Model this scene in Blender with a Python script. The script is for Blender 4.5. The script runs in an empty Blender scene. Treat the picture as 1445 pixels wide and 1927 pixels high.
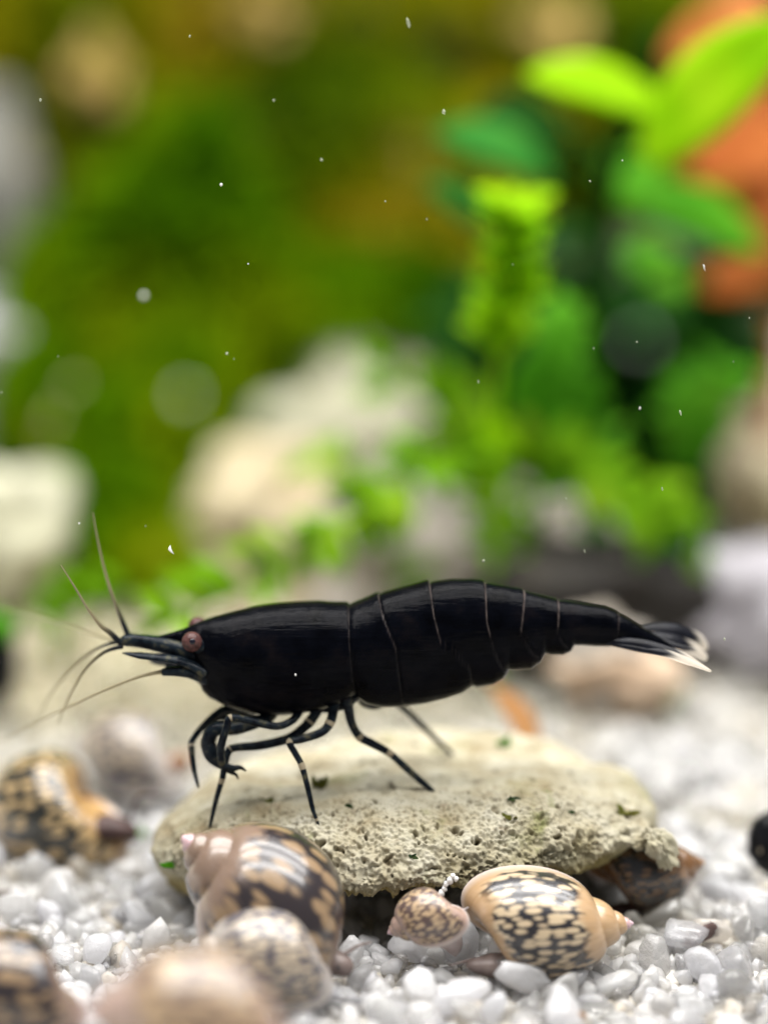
import bpy, bmesh, math, random
import numpy as np
from mathutils import Vector, Matrix, Quaternion

# ------------------------------------------------------------------ camera, light, exposure
S = 0.001                       # everything below is written in millimetres
scn = bpy.context.scene
col = scn.collection
PITCH = math.radians(14.0)
CAM = np.array([0.0, -97.1, 41.5])
FPX = 4480.0                    # focal length in photograph pixels
cd = bpy.data.cameras.new('camera')
cam = bpy.data.objects.new('camera', cd)
col.objects.link(cam)
cam.location = [c * S for c in CAM]
cam.rotation_euler = (math.pi / 2 - PITCH, 0, 0)
cd.sensor_fit = 'HORIZONTAL'
cd.sensor_width = 36.0
cd.lens = 36.0 * FPX / 1445.0
cd.clip_start = 0.002
cd.clip_end = 5.0
cd.dof.use_dof = True
cd.dof.focus_distance = 0.0990
cd.dof.aperture_fstop = cd.lens / 6.2      # entrance pupil 6.2 mm
scn.camera = cam

world = bpy.data.worlds.new('World')
scn.world = world
world.use_nodes = True
bg = world.node_tree.nodes['Background']
bg.inputs['Color'].default_value = (0.86, 0.93, 1.0, 1)
bg.inputs['Strength'].default_value = 0.22

def strip_lamp(y, z, power, color):
    ld = bpy.data.lights.new('tank_lamp', 'AREA')
    ld.shape = 'RECTANGLE'
    ld.size = 0.34
    ld.size_y = 0.034
    ld.energy = power
    ld.color = color
    lo = bpy.data.objects.new('tank_lamp', ld)
    lo.location = (0.02, y * S, z * S)
    col.objects.link(lo)
    return lo
strip_lamp(-52, 215, 0.76, (1.0, 0.975, 0.94))
strip_lamp(22, 215, 0.58, (1.0, 0.975, 0.95))
strip_lamp(88, 215, 0.72, (1.0, 0.98, 0.95))

scn.view_settings.view_transform = 'Standard'
scn.view_settings.look = 'None'
scn.view_settings.exposure = -0.02
scn.view_settings.gamma = 1.0
scn.render.engine = 'CYCLES'
scn.cycles.use_denoising = True
try:
    scn.cycles.denoiser = 'OPENIMAGEDENOISE'
except Exception:
    pass
scn.cycles.max_bounces = 12
scn.cycles.transmission_bounces = 10
scn.cycles.diffuse_bounces = 6
scn.cycles.transparent_max_bounces = 12
scn.cycles.sample_clamp_indirect = 6.0

# ------------------------------------------------------------------ pixel -> point helpers
cp, sp = math.cos(PITCH), math.sin(PITCH)
def ray(px, py):
    a = (px - 722.5) / FPX
    b = (963.5 - py) / FPX
    return np.array([a, cp + b * sp, -sp + b * cp])
def PY(px, py, Y):
    d = ray(px, py)
    return CAM + d * ((Y - CAM[1]) / d[1])
def PZ(px, py, z):
    d = ray(px, py)
    return CAM + d * ((z - CAM[2]) / d[2])
def mm(npx, Y):
    return npx * (Y - CAM[1]) / cp / FPX    # rough size in mm of npx pixels at depth Y

# ------------------------------------------------------------------ noise (numpy)
def _h(ix, iy, iz, seed):
    n = (ix.astype(np.int64) * 374761393 + iy.astype(np.int64) * 668265263 + iz.astype(np.int64) * 2147483647 + seed * 974711) & 0xffffffff
    n = ((n ^ (n >> 13)) * 1274126177) & 0xffffffff
    n = ((n ^ (n >> 16)) * 2246822519) & 0xffffffff
    return ((n ^ (n >> 15)) & 0xffffff) / float(0xffffff)
def vnoise(P, seed=0):
    P = np.atleast_2d(P)
    I = np.floor(P).astype(np.int64)
    F = P - I
    F = F * F * (3 - 2 * F)
    r = 0
    for dx in (0, 1):
        wx = F[:, 0] if dx else 1 - F[:, 0]
        for dy in (0, 1):
            wy = F[:, 1] if dy else 1 - F[:, 1]
            for dz in (0, 1):
                wz = F[:, 2] if dz else 1 - F[:, 2]
                r = r + wx * wy * wz * _h(I[:, 0] + dx, I[:, 1] + dy, I[:, 2] + dz, seed)
    return r * 2 - 1
def fbm(P, octv=4, seed=0, lac=2.03, gain=0.5):
    a, t, f = 1.0, 0, 1.0
    for o in range(octv):
        t = t + a * vnoise(P * f, seed + o * 17)
        a *= gain
        f *= lac
    return t
def worley(P, seed=0):
    I = np.floor(P).astype(np.int64)
    best = np.full(len(P), 9.0)
    bid = np.zeros(len(P))
    for dx in (-1, 0, 1):
        for dy in (-1, 0, 1):
            for dz in (-1, 0, 1):
                c = I + np.array([dx, dy, dz])
                q = np.stack([_h(c[:, 0], c[:, 1], c[:, 2], seed + k) for k in (1, 2, 3)], 1) + c
                d = np.linalg.norm(P - q, axis=1)
                m = d < best
                best = np.where(m, d, best)
                bid = np.where(m, _h(c[:, 0], c[:, 1], c[:, 2], seed + 9), bid)
    return best, bid
def sstep(a, b, x):
    t = np.clip((x - a) / (b - a), 0, 1)
    return t * t * (3 - 2 * t)

# ------------------------------------------------------------------ object helpers
def mesh_from(name, V, F, smooth=True):
    me = bpy.data.meshes.new(name)
    V = np.asarray(V, float) * S
    me.from_pydata(V.tolist(), [], [tuple(int(i) for i in f) for f in F])
    if smooth:
        me.polygons.foreach_set('use_smooth', [True] * len(me.polygons))
    me.update()
    return me
def mesh_quads(name, V, Q, smooth=True):
    """fast path: numpy array of quads or triangles"""
    V = np.asarray(V, np.float32) * S
    Q = np.asarray(Q, np.int32)
    k = Q.shape[1]
    me = bpy.data.meshes.new(name)
    me.vertices.add(len(V))
    me.vertices.foreach_set('co', V.ravel())
    me.loops.add(Q.size)
    me.loops.foreach_set('vertex_index', Q.ravel())
    me.polygons.add(len(Q))
    me.polygons.foreach_set('loop_start', np.arange(0, Q.size, k, dtype=np.int32))
    me.polygons.foreach_set('loop_total', np.full(len(Q), k, np.int32))
    me.update(calc_edges=True)
    me.validate()
    if smooth:
        me.polygons.foreach_set('use_smooth', np.ones(len(Q), bool))
    return me
def link(name, me, mat=None, parent=None, loc=None):
    o = bpy.data.objects.new(name, me)
    col.objects.link(o)
    if mat is not None and me is not None and not me.materials:
        for m in (mat if isinstance(mat, (list, tuple)) else [mat]):
            me.materials.append(m)
    if parent is not None:
        o.parent = parent
    if loc is not None:
        o.location = [c * S for c in loc]
    return o
def tag(o, label=None, cat=None, group=None, kind=None):
    if label: o['label'] = label
    if cat: o['category'] = cat
    if group: o['group'] = group
    if kind: o['kind'] = kind
    return o
def thing(name, label, cat, loc, group=None):
    o = bpy.data.objects.new(name, None)
    o.empty_display_size = 0.001
    col.objects.link(o)
    o.location = [c * S for c in loc]
    o['at'] = [float(c) for c in loc]
    return tag(o, label, cat, group)
def org(o):
    return np.array(o['at'])
def attr(me, name, vals):
    vals = np.asarray(vals, np.float32)
    if vals.ndim == 1:
        a = me.attributes.new(name, 'FLOAT', 'POINT')
        a.data.foreach_set('value', vals)
    else:
        a = me.attributes.new(name, 'FLOAT_VECTOR', 'POINT')
        a.data.foreach_set('vector', vals.ravel())

def catmull(pts, n=8, closed=False):
    P = np.asarray(pts, float)
    N = len(P)
    out = []
    segs = N if closed else N - 1
    for i in range(segs):
        if closed:
            a, b, c, d = P[(i - 1) % N], P[i], P[(i + 1) % N], P[(i + 2) % N]
        else:
            a, b, c, d = P[max(i - 1, 0)], P[i], P[i + 1], P[min(i + 2, N - 1)]
        for k in range(n):
            t = k / n
            out.append(0.5 * ((2 * b) + (-a + c) * t + (2 * a - 5 * b + 4 * c - d) * t * t + (-a + 3 * b - 3 * c + d) * t ** 3))
    if not closed:
        out.append(P[-1])
    return np.array(out)

def tube(path, rad, sides=8, squash=1.0):
    """tube with rounded ends along path; returns V, quads(list)"""
    P = np.asarray(path, float)
    R = np.asarray(rad, float)
    n = len(P)
    T = np.gradient(P, axis=0)
    T /= np.linalg.norm(T, axis=1)[:, None] + 1e-12
    ref = np.array([0, 1, 0.13])
    V, F = [], []
    for i in range(n):
        a = np.cross(T[i], ref); a /= np.linalg.norm(a)
        b = np.cross(T[i], a)
        for k in range(sides):
            w = 2 * math.pi * k / sides
            V.append(P[i] + R[i] * (math.cos(w) * a + math.sin(w) * b * squash))
    for i in range(n - 1):
        for k in range(sides):
            k2 = (k + 1) % sides
            F.append((i * sides + k, i * sides + k2, (i + 1) * sides + k2, (i + 1) * sides + k))
    V.append(P[0] - T[0] * R[0] * 0.6); V.append(P[-1] + T[-1] * R[-1] * 0.8)
    a, b = n * sides, n * sides + 1
    for k in range(sides):
        k2 = (k + 1) % sides
        F.append((a, k2, k))
        F.append((b, (n - 1) * sides + k, (n - 1) * sides + k2))
    return np.array(V), F

# ------------------------------------------------------------------ material helpers
def nmat(name):
    m = bpy.data.materials.new(name)
    m.use_nodes = True
    nt = m.node_tree
    b = nt.nodes['Principled BSDF']
    return m, nt, b
def N(nt, typ, **kw):
    n = nt.nodes.new(typ)
    for k, v in kw.items():
        if k in ('operation', 'blend_type', 'data_type', 'feature', 'distance', 'attribute_name', 'interpolation', 'noise_dimensions'):
            setattr(n, k, v)
        else:
            n.inputs[k].default_value = v
    return n
def noise_node(nt, scale, detail=4, rough=0.55, vec=None, dist=0.0):
    n = nt.nodes.new('ShaderNodeTexNoise')
    n.inputs['Scale'].default_value = scale
    n.inputs['Detail'].default_value = detail
    n.inputs['Roughness'].default_value = rough
    n.inputs['Distortion'].default_value = dist
    if vec is None:
        tc = nt.nodes.new('ShaderNodeTexCoord')
        vec = tc.outputs['Object']
    nt.links.new(vec, n.inputs['Vector'])
    return n.outputs['Fac']
def ramp(nt, fac, stops, interp='LINEAR'):
    r = nt.nodes.new('ShaderNodeValToRGB')
    r.color_ramp.interpolation = interp
    el = r.color_ramp.elements
    while len(el) < len(stops):
        el.new(0.5)
    for e, (p, c) in zip(el, stops):
        e.position = p
        e.color = (c[0], c[1], c[2], 1) if len(c) == 3 else c
    nt.links.new(fac, r.inputs['Fac'])
    return r.outputs['Color']
def mixc(nt, fac, a, b, mode='MIX'):
    m = nt.nodes.new('ShaderNodeMix')
    m.data_type = 'RGBA'
    m.blend_type = mode
    for sock, v in ((m.inputs[0], fac), (m.inputs[6], a), (m.inputs[7], b)):
        if hasattr(v, 'is_linked'):
            nt.links.new(v, sock)
        elif isinstance(v, (int, float)):
            sock.default_value = v
        else:
            sock.default_value = (v[0], v[1], v[2], 1)
    return m.outputs[2]
def mathn(nt, op, a, b=None, c=None):
    m = nt.nodes.new('ShaderNodeMath')
    m.operation = op
    for i, v in enumerate((a, b, c)):
        if v is None: continue
        if hasattr(v, 'is_linked'):
            nt.links.new(v, m.inputs[i])
        else:
            m.inputs[i].default_value = v
    return m.outputs[0]
def attn(nt, name, out='Fac'):
    a = nt.nodes.new('ShaderNodeAttribute')
    a.attribute_name = name
    return a.outputs[out]
def bump(nt, b, height, strength, dist):
    n = nt.nodes.new('ShaderNodeBump')
    n.inputs['Strength'].default_value = strength
    n.inputs['Distance'].default_value = dist * S
    nt.links.new(height, n.inputs['Height'])
    nt.links.new(n.outputs['Normal'], b.inputs['Normal'])

# sand base (seen only between the grains)
M = {}
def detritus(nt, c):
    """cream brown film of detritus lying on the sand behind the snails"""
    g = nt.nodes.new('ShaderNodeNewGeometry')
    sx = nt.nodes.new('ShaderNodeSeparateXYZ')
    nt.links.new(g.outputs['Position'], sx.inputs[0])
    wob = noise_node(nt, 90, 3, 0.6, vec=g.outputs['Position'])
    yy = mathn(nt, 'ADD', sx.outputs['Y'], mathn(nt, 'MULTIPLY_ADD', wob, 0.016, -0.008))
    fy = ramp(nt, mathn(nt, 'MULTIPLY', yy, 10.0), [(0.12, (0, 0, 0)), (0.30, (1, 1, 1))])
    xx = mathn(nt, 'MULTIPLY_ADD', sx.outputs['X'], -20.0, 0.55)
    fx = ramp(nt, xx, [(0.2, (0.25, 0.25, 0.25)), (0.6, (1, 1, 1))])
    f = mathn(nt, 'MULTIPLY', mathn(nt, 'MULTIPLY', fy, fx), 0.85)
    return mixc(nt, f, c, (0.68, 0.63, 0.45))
m, nt, b = nmat('sand_base')
f = noise_node(nt, 700, 5)
c = ramp(nt, f, [(0.3, (0.40, 0.37, 0.31)), (0.7, (0.72, 0.70, 0.66))])
f2 = noise_node(nt, 60, 3)
c2 = mixc(nt, ramp(nt, f2, [(0.5, (0, 0, 0)), (0.75, (1, 1, 1))]), c, (0.5, 0.46, 0.36))
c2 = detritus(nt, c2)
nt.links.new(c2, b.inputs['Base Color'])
b.inputs['Roughness'].default_value = 0.8
bump(nt, b, noise_node(nt, 1500, 3), 0.6, 0.3)
M['sand'] = m

def grain_mat(name, island):
    m, nt, b = nmat(name)
    if island:
        g = nt.nodes.new('ShaderNodeNewGeometry')
        rnd = g.outputs['Random Per Island']
    else:
        g = nt.nodes.new('ShaderNodeObjectInfo')
        rnd = g.outputs['Random']
    c = ramp(nt, rnd, [(0.0, (0.93, 0.93, 0.96)), (0.5, (0.95, 0.95, 0.95)), (0.78, (0.90, 0.88, 0.86)), (0.86, (0.84, 0.77, 0.66)), (0.9, (0.94, 0.93, 0.91)), (1.0, (0.96, 0.96, 0.98))])
    cloud = noise_node(nt, 1400, 4, 0.6)
    c2 = mixc(nt, ramp(nt, cloud, [(0.35, (0, 0, 0)), (0.7, (0.4, 0.4, 0.4))]), c, (0.78, 0.77, 0.77))
    nt.links.new(c2, b.inputs['Base Color'])
    fr = mathn(nt, 'FRACT', mathn(nt, 'MULTIPLY', rnd, 7.31))
    tr = ramp(nt, fr, [(0.0, (0.05,) * 3), (0.3, (0.25,) * 3), (0.55, (0.65,) * 3), (1.0, (0.92,) * 3)])
    nt.links.new(tr, b.inputs['Transmission Weight'])
    b.inputs['Roughness'].default_value = 0.05
    b.inputs['IOR'].default_value = 1.22
    b.inputs['Coat Weight'].default_value = 0.7
    b.inputs['Coat IOR'].default_value = 1.5
    b.inputs['Coat Roughness'].default_value = 0.04
    bump(nt, b, noise_node(nt, 2200, 4, 0.7), 0.9, 0.2)
    geo = nt.nodes.new('ShaderNodeNewGeometry')
    film = noise_node(nt, 130, 4, 0.6, vec=geo.outputs['Position'])
    c2 = mixc(nt, ramp(nt, film, [(0.54, (0, 0, 0)), (0.72, (0.4, 0.4, 0.4))]), c2, (0.66, 0.60, 0.42))
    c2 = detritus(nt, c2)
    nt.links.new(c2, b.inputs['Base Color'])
    opaq = mathn(nt, 'MULTIPLY', mathn(nt, 'SUBTRACT', 1.0, tr), 0.55)
    t = nt.nodes.new('ShaderNodeBsdfTranslucent')
    nt.links.new(c2, t.inputs['Color'])
    mx = nt.nodes.new('ShaderNodeMixShader')
    nt.links.new(opaq, mx.inputs[0])
    nt.links.new(b.outputs[0], mx.inputs[1])
    nt.links.new(t.outputs[0], mx.inputs[2])
    nt.links.new(mx.outputs[0], nt.nodes['Material Output'].inputs['Surface'])
    return m
M['grain'] = grain_mat('quartz_grain', False)
M['grain_far'] = grain_mat('quartz_grain_mass', True)

# ------------------------------------------------------------------ the sand bed
rng = np.random.default_rng(7)
random.seed(7)
def ground(x, y):
    x = np.asarray(x, float); y = np.asarray(y, float)
    P = np.stack([x * 0.09, y * 0.09, np.zeros_like(x)], -1).reshape(-1, 3)
    n = vnoise(P, 3).reshape(x.shape) * 0.45 + vnoise(P * 3.1, 5).reshape(x.shape) * 0.18
    rise = 4.0 * sstep(50, 120, y)
    return n + rise - 0.85
gx = np.concatenate([np.arange(-150, -40, 4), np.arange(-40, 40, 0.9), np.arange(40, 151, 4)])
gy = np.concatenate([np.arange(-70, -24, 3), np.arange(-24, 60, 0.9), np.arange(60, 171, 3)])
GX, GY = np.meshgrid(gx, gy)
GZ = ground(GX, GY) - 0.35
V = np.stack([GX, GY, GZ], -1).reshape(-1, 3)
ny, nx = GX.shape
ii, jj = np.meshgrid(np.arange(ny - 1), np.arange(nx - 1), indexing='ij')
a = (ii * nx + jj).ravel()
Q = np.stack([a, a + 1, a + nx + 1, a + nx], 1)
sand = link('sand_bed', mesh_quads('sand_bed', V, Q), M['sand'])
tag(sand, 'bed of white translucent quartz sand', 'sand', kind='structure')

# grain shapes
def ico(level):
    bm = bmesh.new()
    bmesh.ops.create_icosphere(bm, subdivisions=level, radius=1.0)
    V = np.array([v.co[:] for v in bm.verts]); F = np.array([[v.index for v in f.verts] for f in bm.faces])
    bm.free()
    return V, F
ICO = {k: ico(k) for k in (2, 3, 4, 5)}
def grain_shape(seed, level):
    """worn crystal: a polyhedron of random facets with rounded edges"""
    r = np.random.default_rng(seed)
    V, F = ICO[level]
    nf = r.integers(9, 15)
    n_ = r.normal(size=(nf, 3)); n_ /= np.linalg.norm(n_, axis=1)[:, None]
    n_ = np.concatenate([n_, -n_[:5]])
    h = r.uniform(0.62, 1.05, len(n_))
    p = r.uniform(26, 90)
    d = np.clip(V @ n_.T, 0, None) / h
    R = (d ** p).sum(1) ** (-1 / p)
    ax = np.array([1.1, r.uniform(0.7, 1.05), r.uniform(0.55, 0.95)])
    return V * np.clip(R, 0.5, 1.35)[:, None] * ax, F
shapes = [grain_shape(100 + k, 2) for k in range(12)]
gmesh = []
for k in range(12):
    v, f = grain_shape(100 + k, 3)
    me = mesh_quads('sand_grain', v, f, smooth=True)      # unit = 1 mm radius
    me.materials.append(M['grain'])
    gmesh.append(me)

pos = []
def scatter(y0, y1, step, rlo, rhi, lift):
    for y in np.arange(y0, y1, step):
        half = 0.168 * (y + 97) + 5
        for x in np.arange(-half, half, step):
            xx = x + rng.uniform(-.5, .5) * step
            yy = y + rng.uniform(-.5, .5) * step
            r = rlo + (rhi - rlo) * rng.random() ** 2.0
            pos.append((xx, yy, r, lift))
scatter(-30, 34, 0.84, 0.34, 0.85, 0.15)
scatter(-30, 34, 0.9, 0.4, 0.6, -0.6)
scatter(-16, 22, 1.5, 0.18, 1.05, 0.8)
scatter(34, 122, 2.0, 0.8, 1.4, 0.2)
pos = np.array(pos)
pz = ground(pos[:, 0], pos[:, 1]) - 0.35 + pos[:, 2] * (0.25 + pos[:, 3] * 0.75)
def footprint(x, y):
    return ((x - 0.8) / 11.2) ** 2 + ((y - 2.2) / 6.2) ** 2 < 0.8
rel = np.stack([pos[:, 0], pos[:, 1], pz], 1) - CAM
zc = rel[:, 1] * cp - rel[:, 2] * sp
gpx = 722.5 + FPX * rel[:, 0] / zc
gpy = 963.5 + FPX * (-(rel[:, 1] * sp + rel[:, 2] * cp)) / zc
inside = footprint(pos[:, 0], pos[:, 1])
size = pos[:, 2] / zc
covered = ((gpx < 620) & (gpy > 1740)) | ((gpx > 880) & (gpx < 1180) & (gpy > 1660) & (gpy < 1800)) | ((gpx > 340) & (gpx < 640) & (gpy > 1580) & (gpy < 1800))
cand = np.where((gpx > -10) & (gpx < 1455) & (gpy > 1500) & (gpy < 1940) & ~inside & ~covered)[0]
cand = cand[np.argsort(-size[cand])][:300]
single = set(cand.tolist())
AV, AF, off = [], [], 0
for i in range(len(pos)):
    x, y, r, _ = pos[i]
    if inside[i] and pos[i, 3] > 0.5:
        continue
    k = int(rng.integers(0, 12))
    q = Quaternion(rng.normal(size=4).tolist()).normalized()
    if i in single:
        o = bpy.data.objects.new('sand_grain', gmesh[k])
        col.objects.link(o)
        o.parent = sand
        o.location = (x * S, y * S, pz[i] * S)
        o.rotation_mode = 'QUATERNION'
        o.rotation_quaternion = q
        o.scale = (r, r, r)
    else:
        v, f = shapes[k]
        Rm = np.array(q.to_matrix())
        AV.append(v @ Rm.T * r + np.array([x, y, pz[i]]))
        AF.append(f + off)
        off += len(v)
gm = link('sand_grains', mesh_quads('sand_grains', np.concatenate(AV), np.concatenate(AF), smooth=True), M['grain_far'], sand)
tag(gm, kind='stuff')

# ------------------------------------------------------------------ back of the tank
m, nt, b = nmat('algae_wall')
f = noise_node(nt, 70, 4, 0.55)
c = ramp(nt, f, [(0.3, (0.018, 0.05, 0.004)), (0.48, (0.06, 0.085, 0.008)), (0.62, (0.13, 0.12, 0.018)), (0.75, (0.30, 0.22, 0.06))])
nt.links.new(c, b.inputs['Base Color'])
b.inputs['Roughness'].default_value = 0.9
M['wall'] = m
wy = np.arange(-120, 121, 3.0); wz = np.arange(-5, 95, 3.0)
WX, WZ = np.meshgrid(wy, wz)
WY = 135 + 3.0 * fbm(np.stack([WX * 0.06, WZ * 0.06, WX * 0], -1).reshape(-1, 3), 3, 4).reshape(WX.shape)
ny, nx = WX.shape
ii, jj = np.meshgrid(np.arange(ny - 1), np.arange(nx - 1), indexing='ij')
a = (ii * nx + jj).ravel()
wall = link('tank_back_wall', mesh_quads('tank_back_wall', np.stack([WX, WY, WZ], -1).reshape(-1, 3), np.stack([a, a + 1, a + nx + 1, a + nx], 1)), M['wall'])
tag(wall, 'algae covered back wall of the tank, dark olive green', 'wall', kind='structure')

# ------------------------------------------------------------------ rocks
def rock_mat(name, c1, c2, c3, scale=250, rough=0.8):
    m, nt, b = nmat(name)
    f = noise_node(nt, scale, 5, 0.6)
    nt.links.new(ramp(nt, f, [(0.3, c1), (0.5, c2), (0.7, c3)]), b.inputs['Base Color'])
    b.inputs['Roughness'].default_value = rough
    bump(nt, b, noise_node(nt, scale * 5, 4, 0.6), 0.5, 0.3)
    return m
M['rock_grey'] = rock_mat('grey_rock', (0.08, 0.08, 0.07), (0.15, 0.15, 0.13), (0.22, 0.19, 0.15))
M['rock_white'] = rock_mat('white_rock', (0.30, 0.28, 0.30), (0.38, 0.36, 0.39), (0.46, 0.44, 0.46))
M['rock_cream'] = rock_mat('cream_rock', (0.34, 0.32, 0.21), (0.43, 0.42, 0.30), (0.52, 0.51, 0.40))
M['rock_tan'] = rock_mat('tan_rock', (0.34, 0.27, 0.16), (0.48, 0.40, 0.25), (0.58, 0.52, 0.36))
M['rock_taupe'] = rock_mat('taupe_rock', (0.22, 0.19, 0.15), (0.36, 0.32, 0.27), (0.48, 0.44, 0.40))
M['rock_pink'] = rock_mat('pink_rock', (0.36, 0.24, 0.15), (0.52, 0.38, 0.26), (0.58, 0.48, 0.38))
M['rock_shadow'] = rock_mat('shadow_rock', (0.010, 0.008, 0.006), (0.022, 0.018, 0.014), (0.06, 0.05, 0.035))  # near-black brown: shadow put into the colour
M['pebble_amber'] = rock_mat('amber_pebble', (0.20, 0.15, 0.02), (0.34, 0.23, 0.05), (0.48, 0.34, 0.12))
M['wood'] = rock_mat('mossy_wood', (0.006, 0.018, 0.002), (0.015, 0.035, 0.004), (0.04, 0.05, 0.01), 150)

def rock(px, py, rx, ry, Y, depth, mat, label, name='pebble', cat='pebble', seed=0, ground_it=True, group=None, amp=0.42):
    c = PY(px, py, Y)
    ax = np.array([mm(rx, Y), depth, mm(ry, Y)])
    V, F = ICO[4]
    n = fbm(V * 1.6 + seed * 3.7, 4, seed)
    Vv = V * (1 + amp * n)[:, None]
    zmin = -ax[2]
    if ground_it:                       # carry the rock down to the sand it lies on
        g = float(ground(c[0], Y)) - 0.6
        drop = max(0.0, (c[2] - ax[2]) - g)
        low = Vv[:, 2] < 0
        W = Vv * ax
        W[low, 2] = Vv[low, 2] * (ax[2] + drop)
        zmin = -(ax[2] + drop)
    else:
        W = Vv * ax
    base = np.array([c[0], c[1], c[2] + zmin])
    me = mesh_quads(name, W + c - base, F)
    o = link(name, me, M[mat], None, base)
    tag(o, label, cat, group)
    return o

rock(-45, 390, 120, 190, 92, 9, 'rock_grey', 'tall grey brown rock beside the moss, above the white boulder', 'boulder', 'boulder', 1)
rock(-55, 645, 115, 100, 76, 7, 'rock_white', 'pale lavender white boulder in front of the grey rock', 'boulder', 'boulder', 2)
rock(-5, 1000, 135, 115, 48, 6, 'rock_cream', 'round cream stone below the moss, near the black pebble with green film', 'stone', 'stone', 3)
rock(640, 800, 210, 150, 80, 8, 'rock_cream', 'large cream boulder under the slanting edge of moss', 'boulder', 'boulder', 4)
rock(155, 800, 60, 70, 62, 3, 'rock_pink', 'pinkish brown stone held in a gap of the green moss', 'stone', 'stone', 15, False)
rock(800, 610, 90, 85, 95, 6, 'rock_white', 'small white stone at the foot of the moss, beside dark plants', 'stone', 'stone', 5)
rock(475, 960, 170, 110, 56, 6, 'rock_tan', 'tan stone under the moss, behind the bright green sprig', 'stone', 'stone', 6)
rock(760, 1040, 170, 130, 44, 5, 'rock_taupe', 'greyish taupe stone behind the back of the shrimp', 'stone', 'stone', 7)
rock(1000, 1010, 160, 90, 50, 6, 'rock_taupe', 'brownish grey stone shaded by the broad leaved plant', 'stone', 'stone', 8)
rock(1080, 1095, 210, 80, 34, 3, 'rock_shadow', 'dark brown shape standing for the shadow above the shrimp tail', 'stone', 'stone', 9)  # dark lump stands in for the brown shadow above the tail
rock(1440, 880, 110, 170, 66, 6, 'rock_tan', 'tan boulder right of the dark plants', 'boulder', 'boulder', 10)
rock(1435, 1150, 170, 120, 36, 5, 'rock_white', 'pale lilac white stone behind the shrimp tail, right of the dark shadow shape', 'stone', 'stone', 11)
rock(1160, 1272, 110, 55, 26, 3, 'rock_pink', 'small pinkish tan pebble under the shrimp tail', 'pebble', 'pebble', 12)
rock(1130, 1200, 95, 45, 27, 2.5, 'rock_taupe', 'greyish pebble right behind the end of the shrimp', 'pebble', 'pebble', 13)
rock(1140, 740, 300, 260, 70, 5, 'wood', 'big dark mass added for the shadow behind the leafy thicket', 'boulder', 'boulder', 14)  # added dark mass, fills in the shadow behind the plants
for k, (px, py, rx, ry, lab) in enumerate([(180, 145, 52, 66, 'amber tan pebble lodged in the moss above the grey rock'), (300, 250, 46, 42, 'amber pebble lodged in moss, lower of the pair by the grey rock'),
        (500, 30, 52, 40, 'pale ochre pebble high in the olive moss'), (765, 310, 40, 70, 'upright ochre pebble in moss beside the teal leaf'), (1040, 50, 54, 42, 'ochre pebble in moss above the horizontal green leaf')]):
    rock(px, py, rx, ry, 97, 3, 'pebble_amber', lab, 'moss_pebble', 'pebble', 20 + k, False, None, 0.5)

# ------------------------------------------------------------------ moss in the background
def leaf_mat(name, cols, scale=120, trans=0.45, rough=0.6):
    m, nt, b = nmat(name)
    f = noise_node(nt, scale, 3, 0.55)
    n = len(cols)
    c = ramp(nt, f, [(0.30 + 0.42 * k / max(n - 1, 1), cc) for k, cc in enumerate(cols)])
    nt.links.new(c, b.inputs['Base Color'])
    b.inputs['Roughness'].default_value = rough
    b.inputs['IOR'].default_value = 1.10
    t = nt.nodes.new('ShaderNodeBsdfTranslucent')
    nt.links.new(c, t.inputs['Color'])
    mx = nt.nodes.new('ShaderNodeMixShader')
    mx.inputs[0].default_value = trans
    nt.links.new(b.outputs[0], mx.inputs[1])
    nt.links.new(t.outputs[0], mx.inputs[2])
    nt.links.new(mx.outputs[0], nt.nodes['Material Output'].inputs['Surface'])
    return m
M['moss'] = leaf_mat('moss', [(0.05, 0.16, 0.002), (0.18, 0.25, 0.003), (0.40, 0.33, 0.008), (0.70, 0.48, 0.08)], 56, 0.45)
M['moss_green'] = leaf_mat('green_moss', [(0.04, 0.15, 0.001), (0.13, 0.28, 0.002), (0.28, 0.38, 0.003), (0.50, 0.46, 0.04)], 66, 0.5)
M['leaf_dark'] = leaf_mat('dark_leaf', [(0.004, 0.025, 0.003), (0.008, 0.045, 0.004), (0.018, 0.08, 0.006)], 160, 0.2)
M['leaf_lime'] = leaf_mat('lime_leaf', [(0.24, 0.55, 0.004), (0.36, 0.66, 0.006), (0.48, 0.74, 0.015)], 160, 0.5)
M['leaf_green'] = leaf_mat('green_leaf', [(0.06, 0.27, 0.010), (0.10, 0.36, 0.016), (0.18, 0.46, 0.03)], 160, 0.4)
M['leaf_teal'] = leaf_mat('teal_leaf', [(0.015, 0.14, 0.018), (0.03, 0.20, 0.025), (0.06, 0.26, 0.035)], 160, 0.3)
M['leaf_orange'] = leaf_mat('orange_leaf', [(0.42, 0.10, 0.02), (0.58, 0.19, 0.05), (0.64, 0.28, 0.10)], 160, 0.4)
M['leaf_sprig'] = leaf_mat('sprig_leaf', [(0.13, 0.34, 0.005), (0.22, 0.46, 0.010), (0.40, 0.58, 0.04)], 300, 0.5)
M['dry_leaf'] = leaf_mat('dry_leaf', [(0.30, 0.14, 0.05), (0.42, 0.22, 0.09), (0.5, 0.32, 0.16)], 250, 0.3)

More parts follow.
